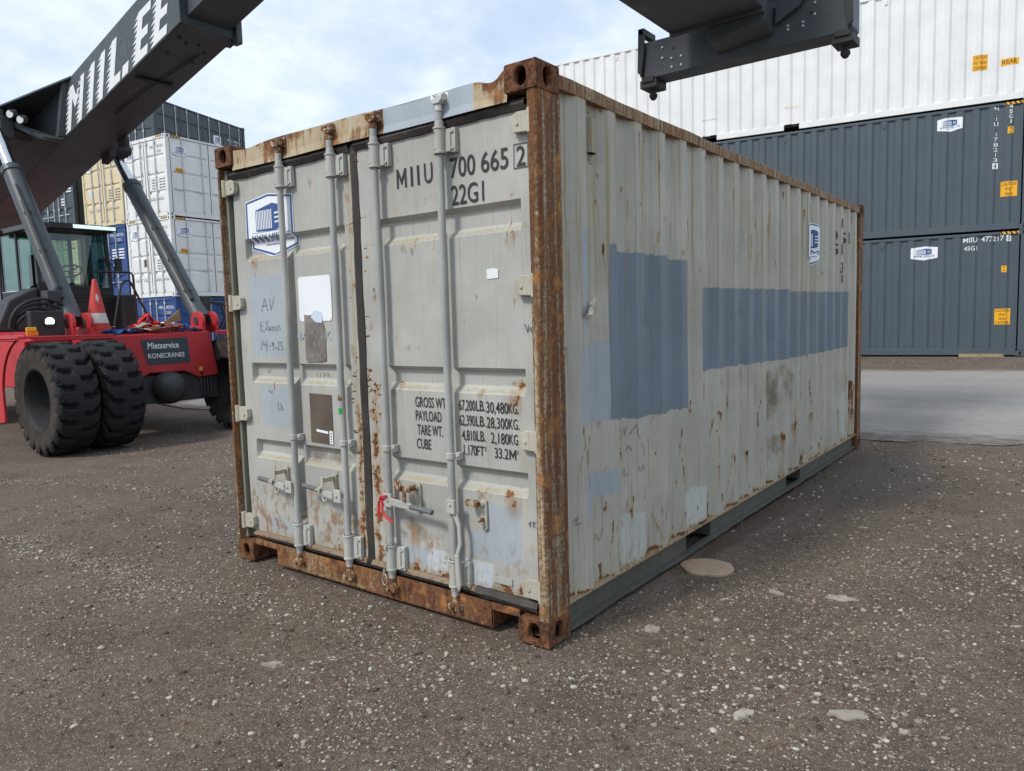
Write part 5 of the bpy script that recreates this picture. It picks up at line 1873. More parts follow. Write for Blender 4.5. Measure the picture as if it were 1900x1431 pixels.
def marks_top(B, pl, cuts):
    z = -5.80
    caution(B, pl, cuts, -1.18, 6.56 + z, -.885, 6.91 + z, ['CAUTION', "9'6\" HIGH", 'CONTAINER'])
    mb = MB(); panel(mb, pl, -.63, 6.585 + z, -.285, 6.735 + z, M['yellow'], 0, cuts)
    mb.mat(M['brown']); put_text(mb, 'REAR', lambda a, b: pl(a, b, .0022), -.60, 6.61 + z, -.315, 6.71 + z, .004, 0, cuts)
    B(mb, 'rear_sticker', None, fix=False)
    caution(B, pl, cuts, -.545, 8.10 + z, -.43, 8.25 + z, ['2,9M', "9'6\""])
    for a, b in ((-5.31, -4.93), (-7.42, -7.03)):
        mb = MB(); panel(mb, pl, a, 6.365 + z, b, 6.408 + z, M['white'], 0, cuts)
        mb.mat(M['yellow']); put_text(mb, 'EMPTY LIFT ONLY', lambda u, v: pl(u, v, .0022), a + .01, 6.37 + z, b - .01, 6.403 + z, .006, 0, cuts)
        B(mb, 'lift_sticker', None, fix=False)


RZ = R_(98.5)
GR = 'forty foot containers stacked three high across the road'
# the stack's +y runs to the left in view, so its left side faces the camera
base_r = Vector((.9068, 18.1332, 0)) + Vector((-math.sin(R_(8.5)), math.cos(R_(8.5)), 0)) * CW


def right_loc(z, slip=0.0):
    nrm = Vector((-math.sin(R_(8.5)), math.cos(R_(8.5)), 0))
    # local x = -CW must lie on the measured plane: local x axis points away from the camera
    p = Vector((.9068, 18.1332, 0)) + nrm * CW - Vector((math.cos(R_(8.5)), math.sin(R_(8.5)), 0)) * slip
    return (p.x, p.y, z)


stack_box('stacked_container', 'dark slate container on the ground at the bottom of the right hand stack', right_loc(.318), RZ, 12.192, 2.896, PG, GR, left_marks=marks_low, pockets=())
stack_box('stacked_container', 'dark slate container with its number running down the side, between the other two', right_loc(3.222), RZ, 12.192, 2.896, PG, GR, left_marks=marks_mid)
stack_box('stacked_container', 'big white container with a rear sticker on top of two slate ones', right_loc(6.126), RZ, 12.192, 2.896, PW, GR, left_marks=marks_top, pockets=((4.94, 5.31), (7.03, 7.42)), hazard=True)
# planks under the lowest one
M['wood'] = paint('weathered_plank', (.36, .27, .15), rough=.85, var=.2, dirt=.6, dirt_col=(.12, .09, .06), streak=(3, 30, 30))
mb = MB()
pv = Vector((.06, 17.985, .318))
dx = Vector((math.cos(R_(8.5)), math.sin(R_(8.5)), 0)); nx = Vector((-dx.y, dx.x, 0))
q = [pv - dx * .44, pv + dx * .42, pv + dx * .46 + nx * .02, pv + dx * .42 + nx * .14, pv - dx * .44 + nx * .14]
mb.prism([(0, 0)] * 0 or [(i, 0) for i in range(5)], lambda i, _: tuple(q[int(i)] + Vector((0, 0, -.05))), lambda i, _: tuple(q[int(i)] + Vector((0, 0, .045))))
tag(mb.build('timber_plank', M['wood']), 'tan timber plank wedged under the lowest dark slate container', 'plank')

# ---- left hand stacks
TH = R_(5.63)
EX = Vector((math.cos(TH), math.sin(TH), 0)); EY = Vector((-math.sin(TH), math.cos(TH), 0))
C0 = Vector((-21.56, 10.09, -.067))
H8 = 2.591


def lpos(x, y, tier, h=H8):
    p = C0 + EX * x + EY * y
    return (p.x, p.y, C0.z + tier * (h + .004))


def white_end(num):
    def f(B, pl, _):
        mb = MB(); logo(mb, pl, -2.26, 1.92, -1.78, 2.28, None, small=True); B(mb, 'logo_sticker', None, fix=False)
        mb = MB(); mb.mat(M['ink'])
        q = lambda a, b: pl(a, b, 0)
        put_text(mb, 'MIIU', q, -.88, 2.20, -.66, 2.29); put_text(mb, num, q, -.50, 2.20, -.18, 2.29); put_text(mb, '22G1', q, -.50, 2.05, -.28, 2.14)
        for k in range(4):
            z = 1.18 - k * .09
            panel(mb, pl, -.88, z, -.70, z + .035, M['ink']); panel(mb, pl, -.48, z, -.34, z + .035, M['ink']); panel(mb, pl, -.31, z, -.17, z + .035, M['ink'])
        B(mb, 'end_lettering', None, fix=False)
        mb = MB(); panel(mb, pl, -1.62, 1.02, -1.45, 1.27, M['plate']); B(mb, 'data_plate', None, fix=False)
    return f


def white_side(B, pl, _):
    mb = MB(); logo(mb, lambda a, b, o=0.: pl(a, b, o), .27, 1.93, .78, 2.30, None, small=True); B(mb, 'logo_sticker', None, fix=False)
    mb = MB(); panel(mb, pl, .33, 1.42, .66, 1.56, M['yellow']); mb.mat(M['brown']); put_text(mb, 'REAR', lambda a, b: pl(a, b, .002), .36, 1.445, .63, 1.535, .004)
    B(mb, 'rear_sticker', None, fix=False)


def cream_end(B, pl, _):
    mb = MB(); logo(mb, pl, -2.26, 1.92, -1.78, 2.28, None, small=True); B(mb, 'logo_sticker', None, fix=False)
    mb = MB(); mb.mat(M['ink']); q = lambda a, b: pl(a, b, 0)
    put_text(mb, 'MIIU', q, -.88, 2.10, -.62, 2.18); put_text(mb, '7001', q, -.52, 2.10, -.18, 2.18); put_text(mb, '22G1', q, -.45, 1.96, -.2, 2.04)
    for k in range(4):
        z = 1.18 - k * .09
        panel(mb, pl, -.88, z, -.66, z + .035, M['ink']); panel(mb, pl, -.48, z, -.16, z + .035, M['ink'])
    B(mb, 'end_lettering', None, fix=False)
    mb = MB(); panel(mb, pl, -2.1, 1.10, -1.92, 1.30, M['logow']); B(mb, 'blue_sticker', None, fix=False)


def blue_end(B, pl, _):
    mb = MB(); mb.mat(M['whitepaint']); q = lambda a, b: pl(a, b, 0)
    put_text(mb, 'MIIU', q, -.98, 2.20, -.66, 2.30); put_text(mb, '80256', q, -.58, 2.20, -.16, 2.30); put_text(mb, '22G1', q, -.62, 2.03, -.32, 2.13)
    for k in range(4):
        z = 1.72 - k * .10
        panel(mb, pl, -.92, z, -.64, z + .05, M['whitepaint']); panel(mb, pl, -.52, z, -.18, z + .05, M['whitepaint'])
    for k in range(3):
        z = 1.18 - k * .10
        panel(mb, pl, -.9, z, -.7, z + .05, M['whitepaint'])
    B(mb, 'end_lettering', None, fix=False)


def dark_side(B, pl, _):
    mb = MB(); logo(mb, lambda a, b, o=0.: pl(a, b, o), 3.75, 1.62, 4.28, 2.1, None, small=True); B(mb, 'logo_sticker', None, fix=False)
    mb = MB(); mb.mat(M['whitepaint']); q = lambda a, b: pl(a, b, 0)
    put_text(mb, 'MIIU', q, 4.72, 2.0, 5.03, 2.1); put_text(mb, '948075', q, 5.18, 2.0, 5.62, 2.1); put_text(mb, '22G2', q, 5.2, 1.84, 5.5, 1.94)
    B(mb, 'side_lettering', None, fix=False)
    mb = MB(); panel(mb, pl, 5.24, 1.45, 5.40, 1.68, M['yellow']); B(mb, 'caution_sticker', None, fix=False)


GL = 'twenty foot containers stacked behind the reach stacker'
stack_box('stacked_container', 'dark blue container at the bottom of the stack under the two white containers', lpos(0, 0, 0), TH, 6.058, H8, PB, GL, sides=True, end_marks=blue_end, hazard=False)
stack_box('stacked_container', 'white container with side doors, lower of the two white ones behind the reach stacker', lpos(0, 0, 1), TH, 6.058, H8, PW, GL, sides=True, end_marks=white_end('801221'), side_marks=white_side)
stack_box('stacked_container', 'white container with side doors, upper of the two white ones behind the reach stacker', lpos(0, 0, 2), TH, 6.058, H8, PW, GL, sides=True, end_marks=white_end('801203'), side_marks=white_side)
stack_box('stacked_container', 'dark blue container lowest under the cream container, behind the handrail', lpos(-2.78, .15, 0), TH, 6.058, H8, PB, GL, end_marks=blue_end, hazard=False)
stack_box('stacked_container', 'dark blue container with white lettering directly under the cream container', lpos(-2.78, .15, 1), TH, 6.058, H8, PB, GL, end_marks=blue_end, hazard=False)
stack_box('stacked_container', 'cream container beside the upper white one, third in its stack', lpos(-2.78, .15, 2), TH, 6.058, H8, PCR, GL, end_marks=cream_end, hazard=False)
stack_box('stacked_container', 'cream container on the ground seen through the cab windows', lpos(-5.75, .1, 0), TH, 6.058, H8, PCR, GL, end_marks=cream_end, hazard=False)
stack_box('stacked_container', 'cream container seen through the cab windows, under the charcoal one', lpos(-5.75, .1, 1), TH, 6.058, H8, PCR, GL, end_marks=cream_end, hazard=False)
stack_box('stacked_container', 'charcoal container with zinc locking rods just above the cab roof', lpos(-5.75, .1, 2), TH, 6.058, H8, PG2, GL, end_marks=blue_end, hazard=False)
D_TH = TH + R_(12.9)
dpos = C0 + EX * (-9.7) + EY * 11.1
dn = dpos - Vector((-math.sin(D_TH), math.cos(D_TH), 0)) * 6.058
for k, lab in enumerate(('charcoal container at the foot of the far stack, hidden behind the white ones', 'charcoal container second from the ground in the far stack behind the white ones', 'charcoal container third from the ground in the far stack behind the white ones', 'charcoal container with side doors on top of the far stack, above the white containers')):
    stack_box('stacked_container', lab, (dn.x, dn.y, C0.z + k * 2.9), D_TH, 6.058, 2.896, PG2, GL, sides=True, side_marks=dark_side if k == 3 else None, hazard=False)

# ------------------------------------------------------------------ reach stacker
KB = paint('slate_boom_paint', (.058, .069, .078), rough=.42, var=.12, dirt=.35, dirt_col=(.028, .028, .029), streak=(2, 2, 2), spec=.4, wear=.1, wear_col=(.13, .13, .13))
KR = paint('red_machine_paint', (.46, .026, .032), rough=.5, var=.14, dirt=.6, dirt_col=(.15, .045, .038), streak=(3, 3, 1.5), spec=.45, wear=.15, wear_col=(.20, .10, .09))
KD = paint('dark_grease_steel', (.040, .042, .044), rough=.6, var=.2, dirt=.5, dirt_col=(.07, .055, .045), spec=.35)
KC = paint('black_cab_plastic', (.022, .024, .026), rough=.45, var=.1, dirt=.25, dirt_col=(.06, .055, .05), spec=.4)
KT = paint('dusty_tyre_rubber', (.020, .0205, .022), rough=.78, var=.2, dirt=.3, dirt_col=(.052, .046, .042), streak=(4, 4, 4), spec=.25, bumpd=.002)
KT2 = paint('dusty_tyre_wall', (.045, .038, .033), rough=.9, var=.25, dirt=.5, dirt_col=(.115, .094, .08), streak=(3, 3, 3), spec=.2, bumpd=.001)
KS = paint('slate_sign', (.038, .046, .060), rough=.35, var=.06, dirt=.2, dirt_col=(.10, .095, .09))
KP = flat('polished_piston', (.62, .64, .66), .16, 1.0)
KH = paint('black_hose_rubber', (.02, .02, .02), rough=.55, var=.2, dirt=.4, dirt_col=(.06, .05, .045))
KGL = glass('tinted_cab_glass', (.36, .52, .46), .04)
KGS = glass('dark_green_side_glass', (.16, .34, .27), .03)
KRIM = paint('dark_rim_steel', (.016, .016, .017), rough=.6, var=.2, dirt=.6, dirt_col=(.085, .07, .06))
M['lampglass'] = flat('lamp_lens', (.62, .63, .62), .2)

YC = 3.72
rs_root = thing('reach_stacker', 'red reach stacker with a slate boom raised over the yard', 'reach stacker', (-12.0, YC, -.31))
Bd = lambda mb, nm, m=None, par=rs_root, **k: mb.build(nm, m, par, **k)

# body: front frame with the bumper plate, side frames, rear counterweight
mb = MB()
fp = [(2.85, 1.40), (4.50, 1.43), (4.53, 1.36), (4.64, .66), (4.27, .63), (4.02, .76), (3.42, .76), (3.20, .655), (2.97, .655), (2.80, .92)]
mb.prism(fp, lambda y, z: (-10.25, y, z), lambda y, z: (-10.31, y, z))
mb.box((-10.33, 2.90, .95), (-11.4, 4.55, 1.42))
mb.box((-11.0, 2.92, .70), (-17.0, 3.22, 1.55)); mb.box((-11.0, 4.22, .70), (-17.0, 4.52, 1.55))
mb.box((-11.0, 3.22, 1.2), (-15.5, 4.22, 1.5))
mb.box((-11.9, 2.2, .55), (-14.2, 2.915, 1.45)); mb.box((-11.9, 4.525, .55), (-14.2, 5.3, 1.45))
body = Bd(mb, 'front_frame', KR, bevel=.02)
mb = MB()
mb.hexa([(-16.4, 2.3, .35), (-17.6, 2.4, .35), (-17.6, 5.0, .35), (-16.4, 5.1, .35)], [(-15.8, 2.3, 1.9), (-17.7, 2.4, 1.9), (-17.7, 5.0, 1.9), (-15.8, 5.1, 1.9)])
Bd(mb, 'counterweight', KR, bevel=.05)
# fenders over the twin tyres
for sg in (-1, 1):
    Y = lambda y: y if sg < 0 else 2 * YC - y
    mb = MB()
    mb.box((-10.15, Y(1.50), 1.395), (-11.55, Y(2.845), 1.425))
    mb.box((-10.15, Y(1.50), 1.355), (-10.18, Y(2.845), 1.394))
    arch = [(-10.15, 1.394), (-10.15, 1.36)]
    for a in np.linspace(75, 172, 16):
        arch.append((-10.03 + .90 * math.cos(R_(a)) * 1.02, .50 + .90 * math.sin(R_(a))))
    arch += [(-10.93, .15), (-11.12, .12), (-11.55, .5), (-11.55, 1.394)]
    arch = [p for p in arch if p[1] <= 1.394]
    mb.prism(arch, lambda x, z: (x, Y(1.515), z), lambda x, z: (x, Y(1.555), z))
    Bd(mb, 'fender', KR, bevel=.008)
    mb = MB()
    mb.hexa([(-10.152, Y(1.53), 1.36), (-10.152, Y(1.53), 1.36), (-10.146, Y(1.53), 1.36), (-10.146, Y(1.53), 1.36)], [(-10.152, Y(1.53), 1.39), (-10.152, Y(1.6), 1.39), (-10.146, Y(1.6), 1.39), (-10.146, Y(1.53), 1.39)])
    
# the sign plate on the front
mb = MB()
sx = -10.246
mb.mat(KS)
pl4 = [(3.30, 1.315), (4.07, 1.335), (4.095, 1.30), (4.125, .925), (4.10, .90), (3.405, .895), (3.375, .925), (3.295, 1.29)]
mb.prism(pl4, lambda y, z: (sx + .003, y, z), lambda y, z: (sx - .003, y, z))
mb.mat(M['whitepaint'])
sp_ = lambda a, b: (sx + .005, a, b)
vs, fs = ring(pl4, .012)
put_text(mb, 'Mietservice', sp_, 3.40, 1.16, 3.93, 1.265, .010)
put_text(mb, 'KONECRANES', sp_, 3.40, 1.005, 4.02, 1.085, .006)
Bd(mb, 'sign_plate', None, body, fix=False)
for (y, z, m_) in ((3.145, .73, 'dark'), (4.32, .70, 'dark')):
    mb = MB(); mb.mat(M['dark']); mb.cyl((-10.2495, y, z), (-10.246, y, z), .028, n=14)
    mb.mat(M['yellow']); mb.box((-10.2495, y - .045, z + .05), (-10.247, y + .02, z + .11))
    Bd(mb, 'tow_eye', None, body)
# axle with the round differential housing
mb = MB()
mb.hexa([(-10.30, 2.85, .25), (-11.2, 2.85, .25), (-11.2, 4.65, .25), (-10.30, 4.65, .25)], [(-10.33, 2.85, .72), (-11.2, 2.85, .72), (-11.2, 4.65, .72), (-10.33, 4.65, .72)])
mb.lathe([(0.001, .22), (.12, .20), (.21, .14), (.265, .05), (.28, -.04), (.28, -.3)], Matrix.Translation((-10.24, 3.73, .50)) @ Matrix.Rotation(R_(90), 4, 'Y'), 28)
for k in range(4): mb.box((-10.27, 4.30 + k * .06, .28), (-10.31, 4.335 + k * .06, .62))
mb.cyl((-10.03, 1.9, .52), (-10.03, 2.5, .52), .10, n=20); mb.cyl((-10.03, 4.9, .52), (-10.03, 5.5, .52), .10, n=20)
Bd(mb, 'axle', KD, bevel=.015, smooth=True)


# tyres: one pattern of slanted lugs shared by all
def tyre_mb(cx, cy, cz, R=.83, W_=.56, N=20):
    nt, ns = N * 14, 34
    prof = []
    for j in range(ns + 1):
        s = -1 + 2 * j / ns
        if abs(s) <= .62:
            a = s / .62
            prof.append((a * W_ * .47, R - .018 * a * a, a))
        else:
            t = (abs(s) - .62) / .38
            sg = math.copysign(1, s)
            prof.append((sg * (W_ * .47 + .03 * math.sin(min(1, t * 1.35) * math.pi) * 1.0), R - .018 - (R - .018 - .44) * t ** 1.05, sg * (1 + t * .9)))
    vs = []
    for i in range(nt):
        th = 2 * math.pi * i / nt
        for (h, r, a) in prof:
            aa = abs(a)
            side = 0 if a < 0 else .5
            ph = (th / (2 * math.pi) * N + side + .55 * aa ** 1.3 * (1 if a > 0 else 1) + .10 * math.sin(aa * 7)) % 1.0
            d = abs(ph - .5)
            g = max(0, min(1, (.17 - d) / .035))
            reach = max(0, min(1, (aa - .16) / .08)) * max(0, min(1, (1.42 - aa) / .12))
            if aa > 1.0:
                reach *= .8
            dep = .075 * g * reach
            rr = r - (dep if aa <= 1.15 else dep * .5)
            hh = h - (math.copysign(dep * .35, a) if aa > .9 else 0)
            vs.append((cx + rr * math.sin(th), cy + hh, cz + rr * math.cos(th)))
    m_ = ns + 1
    fs = []
    for i in range(nt):
        k = (i + 1) % nt
        for j in range(ns):
            fs.append((i * m_ + j, k * m_ + j, k * m_ + j + 1, i * m_ + j + 1))
    mb = MB()
    for k_, (mt, sel) in enumerate(((KT, lambda j: abs(prof[j][2]) <= 1.12), (KT2, lambda j: abs(prof[j][2]) > 1.12))):
        mb.mat(mt)
    mb.v = [tuple(p) for p in vs]
    for f, i in zip(fs, range(len(fs))):
        j = i % ns
        mb.f.append(f); mb.fm.append(1 if abs(prof[j][2] + prof[j + 1][2]) / 2 > 1.16 else 0)
    return mb


def rim_mb(cx, cy, cz, W_, out):
    mb = MB()
    Mx = Matrix.Translation((cx, cy, cz)) @ Matrix.Rotation(R_(90 * (1 if out < 0 else -1)), 4, 'X')
    h = W_ * .48
    mb.lathe([(.46, h), (.445, h - .005), (.43, h - .03), (.415, h - .06), (.395, h - .26), (.36, h - .33), (.20, h - .34), (.19, h - .30), (.17, h - .28), (.001, h - .28)], Mx, 40)
    mb.lathe([(.46, -h), (.43, -h + .03), (.41, -h + .06), (.40, h - .3), (.001, h - .3)], Mx, 40)
    for k in range(16):
        a = 2 * math.pi * k / 16
        p = Mx @ Vector((.275 * math.cos(a), .275 * math.sin(a), h - .345)); q = Mx @ Vector((.275 * math.cos(a), .275 * math.sin(a), h - .30))
        mb.cyl(p, q, .017, n=6)
    return mb


HZ = .515
ty0 = None
for cy, out in ((1.62 + .28, -1), (2.27 + .28, -1), (2 * YC - 2.55, 1), (2 * YC - 1.90, 1)):
    mb = tyre_mb(-10.03, cy, HZ)
    t_ = Bd(mb, 'tyre', None, smooth=True)
    rm = rim_mb(-10.03, cy, HZ, .56, -1 if cy != 2 * YC - 2.55 else -1)
    Bd(rm, 'rim', KRIM, t_, smooth=True)
for cy in (2.1, 2 * YC - 2.1):
    t_ = Bd(tyre_mb(-16.0, cy, HZ), 'tyre', None, smooth=True)
    Bd(rim_mb(-16.0, cy, HZ, .56, -1), 'rim', KRIM, t_, smooth=True)

# boom base section
SL = .239
def bz(x): return 5.82 + SL * (x + 8.38)
YN, YF = 3.28, 4.15
mb = MB()
side = [(-8.38, bz(-8.38)), (-8.44, bz(-8.38) + .91), (-12.0, 5.82), (-13.6, 5.43), (-17.0, 4.60), (-17.2, bz(-17.2))]
mb.prism(side, lambda x, z: (x, YN, z), lambda x, z: (x, YF, z))
boom = Bd(mb, 'boom', KB, bevel=.012)
mb = MB()
for (xa, xb, g) in ((-8.62, -8.36, .035),):
    for (y0, y1) in ((YN - g, YN - .003), (YF + .003, YF + g)):
        mb.hexa([(xa, y0, bz(xa) - g), (xb, y0, bz(xb) - g), (xb, y1, bz(xb) - g), (xa, y1, bz(xa) - g)], [(xa, y0, bz(xa) + .90), (xb, y0, bz(xb) + .90), (xb, y1, bz(xb) + .90), (xa, y1, bz(xa) + .90)])
    mb.hexa([(xa, YN, bz(xa) - g), (xb, YN, bz(xb) - g), (xb, YF, bz(xb) - g), (xa, YF, bz(xa) - g)], [(xa, YN, bz(xa) - .003), (xb, YN, bz(xb) - .003), (xb, YF, bz(xb) - .003), (xa, YF, bz(xa) - .003)])
    mb.hexa([(xb - .1, YF - .05, bz(xb) - .10), (xb + .06, YF - .05, bz(xb) - .10), (xb + .06, YF + .05, bz(xb) - .10), (xb - .1, YF + .05, bz(xb) - .10)], [(xb - .1, YF - .05, bz(xb) + .5), (xb + .06, YF - .05, bz(xb) + .5), (xb + .06, YF + .05, bz(xb) + .5), (xb - .1, YF + .05, bz(xb) + .5)])
Bd(mb, 'boom_collar', KB, boom, bevel=.012)
# wear pads, bolts and stiffeners under the boom
mb = MB()
for x, y in ((-8.75, 3.45), (-8.85, 3.6), (-8.8, 3.78), (-8.95, 3.95), (-9.2, 3.5), (-9.25, 3.92)):
    mb.cyl((x, y, bz(x) - .004), (x, y, bz(x) - .022), .028, n=8)
mb.box((-12.2, YF - .06, 4.78), (-11.9, YF + .02, 4.96))
mb.hexa([(-12.95, YF - .02, 4.62), (-12.6, YF - .02, 4.72), (-12.6, YF + .10, 4.72), (-12.95, YF + .10, 4.62)], [(-12.95, YF - .02, 4.80), (-12.6, YF - .02, 4.90), (-12.6, YF + .10, 4.90), (-12.95, YF + .10, 4.80)])
mb.tube([(-9.0, 3.9, bz(-9.0) - .02), (-10.2, 3.7, bz(-10.2) - .025), (-11.2, 3.62, bz(-11.2) - .02)], .012, 6)
mb.box((-10.05, 3.4, bz(-10.05) - .02), (-9.95, 4.0, bz(-9.95) - .03))
Bd(mb, 'boom_bracket', KD, boom, bevel=.006)
# flared gusset with working lamps
mb = MB()
# a flaring top plate over a recessed pocket, with a lower flange
mb.hexa([(-11.95, YN - .003, 5.80), (-13.25, 2.58, 5.40), (-15.6, 2.40, 4.86), (-15.6, YN - .003, 4.92)], [(-11.95, YN - .003, 5.835), (-13.25, 2.58, 5.435), (-15.6, 2.40, 4.895), (-15.6, YN - .003, 4.955)])
mb.hexa([(-12.50, YN - .003, 4.80), (-12.52, 2.98, 4.80), (-13.27, 2.56, 5.19), (-13.6, YN - .003, 4.95)], [(-12.46, YN - .003, 4.85), (-12.50, 2.97, 4.86), (-13.25, 2.55, 5.26), (-13.6, YN - .003, 5.0)])
mb.hexa([(-13.25, 2.58, 5.19), (-15.6, 2.42, 4.62), (-15.6, 2.50, 4.62), (-13.25, 2.66, 5.19)], [(-13.25, 2.58, 5.395), (-15.6, 2.42, 4.855), (-15.6, 2.50, 4.855), (-13.25, 2.66, 5.395)])
mb.hexa([(-12.35, YN - .003, 4.88), (-12.40, YN - .10, 4.88), (-12.50, YN - .10, 4.88), (-12.45, YN - .003, 4.88)], [(-12.12, YN - .003, 5.78), (-12.16, YN - .06, 5.76), (-12.26, YN - .06, 5.74), (-12.22, YN - .003, 5.76)])
mb.hexa([(-12.5, YN - .003, bz(-12.5) + .002), (-12.5, YN - .003, bz(-12.5) + .002), (-15.6, YN - .003, bz(-15.6) + .002), (-15.6, YN - .003, bz(-15.6) + .002)],
        [(-12.50, YN - .003, bz(-12.5) + .04), (-12.52, 2.98, 4.80), (-13.27, 2.565, 5.18), (-15.6, YN - .003, bz(-15.6) + .2)])
mb.hexa([(-13.27, 2.565, 5.16), (-13.27, YN - .004, bz(-13.27) + .01), (-15.6, YN - .004, bz(-15.6) + .01), (-15.6, 2.43, 4.60)],
        [(-13.27, 2.60, 5.20), (-13.27, YN - .004, bz(-13.27) + .06), (-15.6, YN - .004, bz(-15.6) + .06), (-15.6, 2.47, 4.64)])
Bd(mb, 'boom_gusset', KB, boom, bevel=.006)
for (x, y, z) in ((-12.90, 2.66, 5.235), (-12.76, 2.76, 5.135)):
    mb = MB(); mb.mat(KD); mb.cyl((x, y + .05, z + .02), (x + .03, y - .03, z - .0), .075, n=18)
    mb.mat(M['lampglass']); mb.cyl((x + .031, y - .031, z), (x + .036, y - .040, z), .066, n=18)
    Bd(mb, 'boom_lamp', None, boom)

# lettering with speed-line edges: MIIL.EE
mb = MB(); mb.mat(M['whitepaint'])
bp = lambda x, z: (x, YN - .004, z)
KB2 = KB
def bxz(u, t):
    """u along the boom from its letter origin, t up the letter (0..1), italic"""
    x = u + .22 * t
    return x, bz(u) + .03 + .72 * t
def bar(u0, u1, t0, t1, teeth=True):
    put_flat(mb, [bxz(u0, t0), bxz(u1, t0), bxz(u1, t1), bxz(u0, t1)], [(0, 1, 2, 3)], bp)
    if teeth:
        n = max(1, int(round((t1 - t0) / .115)))
        for k in range(n):
            a = t0 + (t1 - t0) * k / n; b = t0 + (t1 - t0) * (k + .80) / n
            ln = .075 + .085 * ((k * 37) % 5) / 5
            put_flat(mb, [bxz(u0 + .002, a), bxz(u0 + .002, b), bxz(u0 - ln, a + (b - a) * .1)], [(0, 1, 2)], bp)
bar(-12.26, -12.12, 0, 1); bar(-11.82, -11.68, 0, 1)
put_flat(mb, [bxz(-12.12, 1), bxz(-12.12, .70), bxz(-11.99, .42), bxz(-11.97, .68)], [(0, 1, 2, 3)], bp)
put_flat(mb, [bxz(-11.82, 1), bxz(-11.82, .70), bxz(-11.99, .42), bxz(-11.97, .68)], [(0, 1, 2, 3)], bp)
bar(-11.42, -11.27, 0, 1); bar(-11.04, -10.89, 0, 1)
bar(-10.66, -10.49, 0, 1); bar(-10.49, -10.27, 0, .20, False)
bar(-10.20, -10.0, 0, .24, False)
for e in (-9.78, -9.20):
    bar(e, e + .16, 0, 1); bar(e + .16, e + .40, 0, .19, False); bar(e + .16, e + .36, .40, .58, False); bar(e + .16, e + .40, .82, 1.0, False)
Bd(mb, 'boom_lettering', None, boom, fix=False)
# faint older letters beneath
mb = MB()
M['ghostdark'] = flat('dark_ghost_lettering', (.062, .070, .077), .5)
for body_, u in (('O', -10.30), ('A', -9.98), ('S', -8.80)):
    put_text(mb, body_, lambda a, b: (a, YN - .0025, bz(a) + b), u, .22, u + .34, .62, .0)
Bd(mb, 'ghost_lettering', M['ghostdark'], boom, fix=False)

# telescopic inner section and the boom head above the spreader
mb = MB()
yn, yf = YN + .085, YF - .085
def sec(x0, x1, lo, hi, y0, y1):
    mb.hexa([(x0, y0, bz(x0) + lo), (x1, y0, bz(x1) + lo), (x1, y1, bz(x1) + lo), (x0, y1, bz(x0) + lo)], [(x0, y0, bz(x0) + hi), (x1, y0, bz(x1) + hi), (x1, y1, bz(x1) + hi), (x0, y1, bz(x0) + hi)])
sec(-9.2, -2.0, .085, .80, yn, yf)
Bd(mb, 'boom_extension', KB, bevel=.012)
mb = MB()
sec(-2.1, -.9, .0, .92, YN + .02, YF - .02)
mb.hexa([(-1.75, 3.42, 6.55), (-.95, 3.42, 6.55), (-.95, 4.02, 6.55), (-1.75, 4.02, 6.55)], [(-1.9, 3.36, 7.5), (-.9, 3.36, 7.6), (-.9, 4.08, 7.6), (-1.9, 4.08, 7.5)])
Bd(mb, 'boom_head', KB, bevel=.02)

# lift cylinders
for (y, base, mid, top) in ((2.45, (-10.68, 1.70), (-12.50, 4.22), (-13.05, 4.98)), (4.56, (-10.62, 1.70), (-12.73, 4.25), (-13.30, 4.95))):
    mb = MB()
    P = lambda q, yy=y: Vector((q[0], yy, q[1]))
    d = (P(mid) - P(base)).normalized()
    mb.cyl(P(base) + d * .05, P(mid), .148, n=28)
    mb.cyl(P(mid) - d * .10, P(mid) + d * .02, .166, n=28)
    mb.cyl(P(base) - d * .10, P(base) + d * .12, .155, n=24)
    cyl = Bd(mb, 'lift_cylinder', KB, bevel=.01, smooth=True)
    mb = MB(); mb.cyl(P(mid), P(top), .098, n=24); Bd(mb, 'piston_rod', KP, cyl, smooth=True)
    mb = MB()
    off = Vector((.17, -.10, .02))
    mb.cyl(P(base) + d * .35 + off, P(mid) - d * .75 + off, .032, n=10); mb.cyl(P(mid) - d * 1.35 + off, P(mid) - d * .4 + off, .02, n=8)
    for k in (.55, 1.3, 2.1): 
        c = P(base) + d * k + off * .8
        mb.box(c - Vector((.05, .04, .03)), c + Vector((.05, .04, .03)))
    Bd(mb, 'hydraulic_pipe', KD, cyl, smooth=True)
    for yy in (y - .155, y + .10):
        mb = MB()
        pts = [(-10.92, 1.42), (-10.28, 1.42)] + [(-10.46 + .20 * math.cos(a), 1.60 + .17 * math.sin(a)) for a in np.linspace(-.4, math.pi + .3, 14)]
        mb.mat(KR); mb.prism(pts, lambda x, z: (x, yy, z), lambda x, z: (x, yy + .055, z))
        mb.mat(KD); mb.cyl((-10.48, yy - .012, 1.61), (-10.48, yy + .067, 1.61), .075, n=18)
        Bd(mb, 'cylinder_mount', None, bevel=.006)
mb = MB()
mb.cyl((-13.1, 2.35, 4.98), (-13.1, 4.75, 4.98), .10, n=18); mb.box((-13.3, 2.5, 4.85), (-12.95, 2.7, 5.2)); mb.box((-13.5, 4.4, 4.85), (-13.1, 4.72, 5.1))
Bd(mb, 'cylinder_pin', KD, bevel=.01)

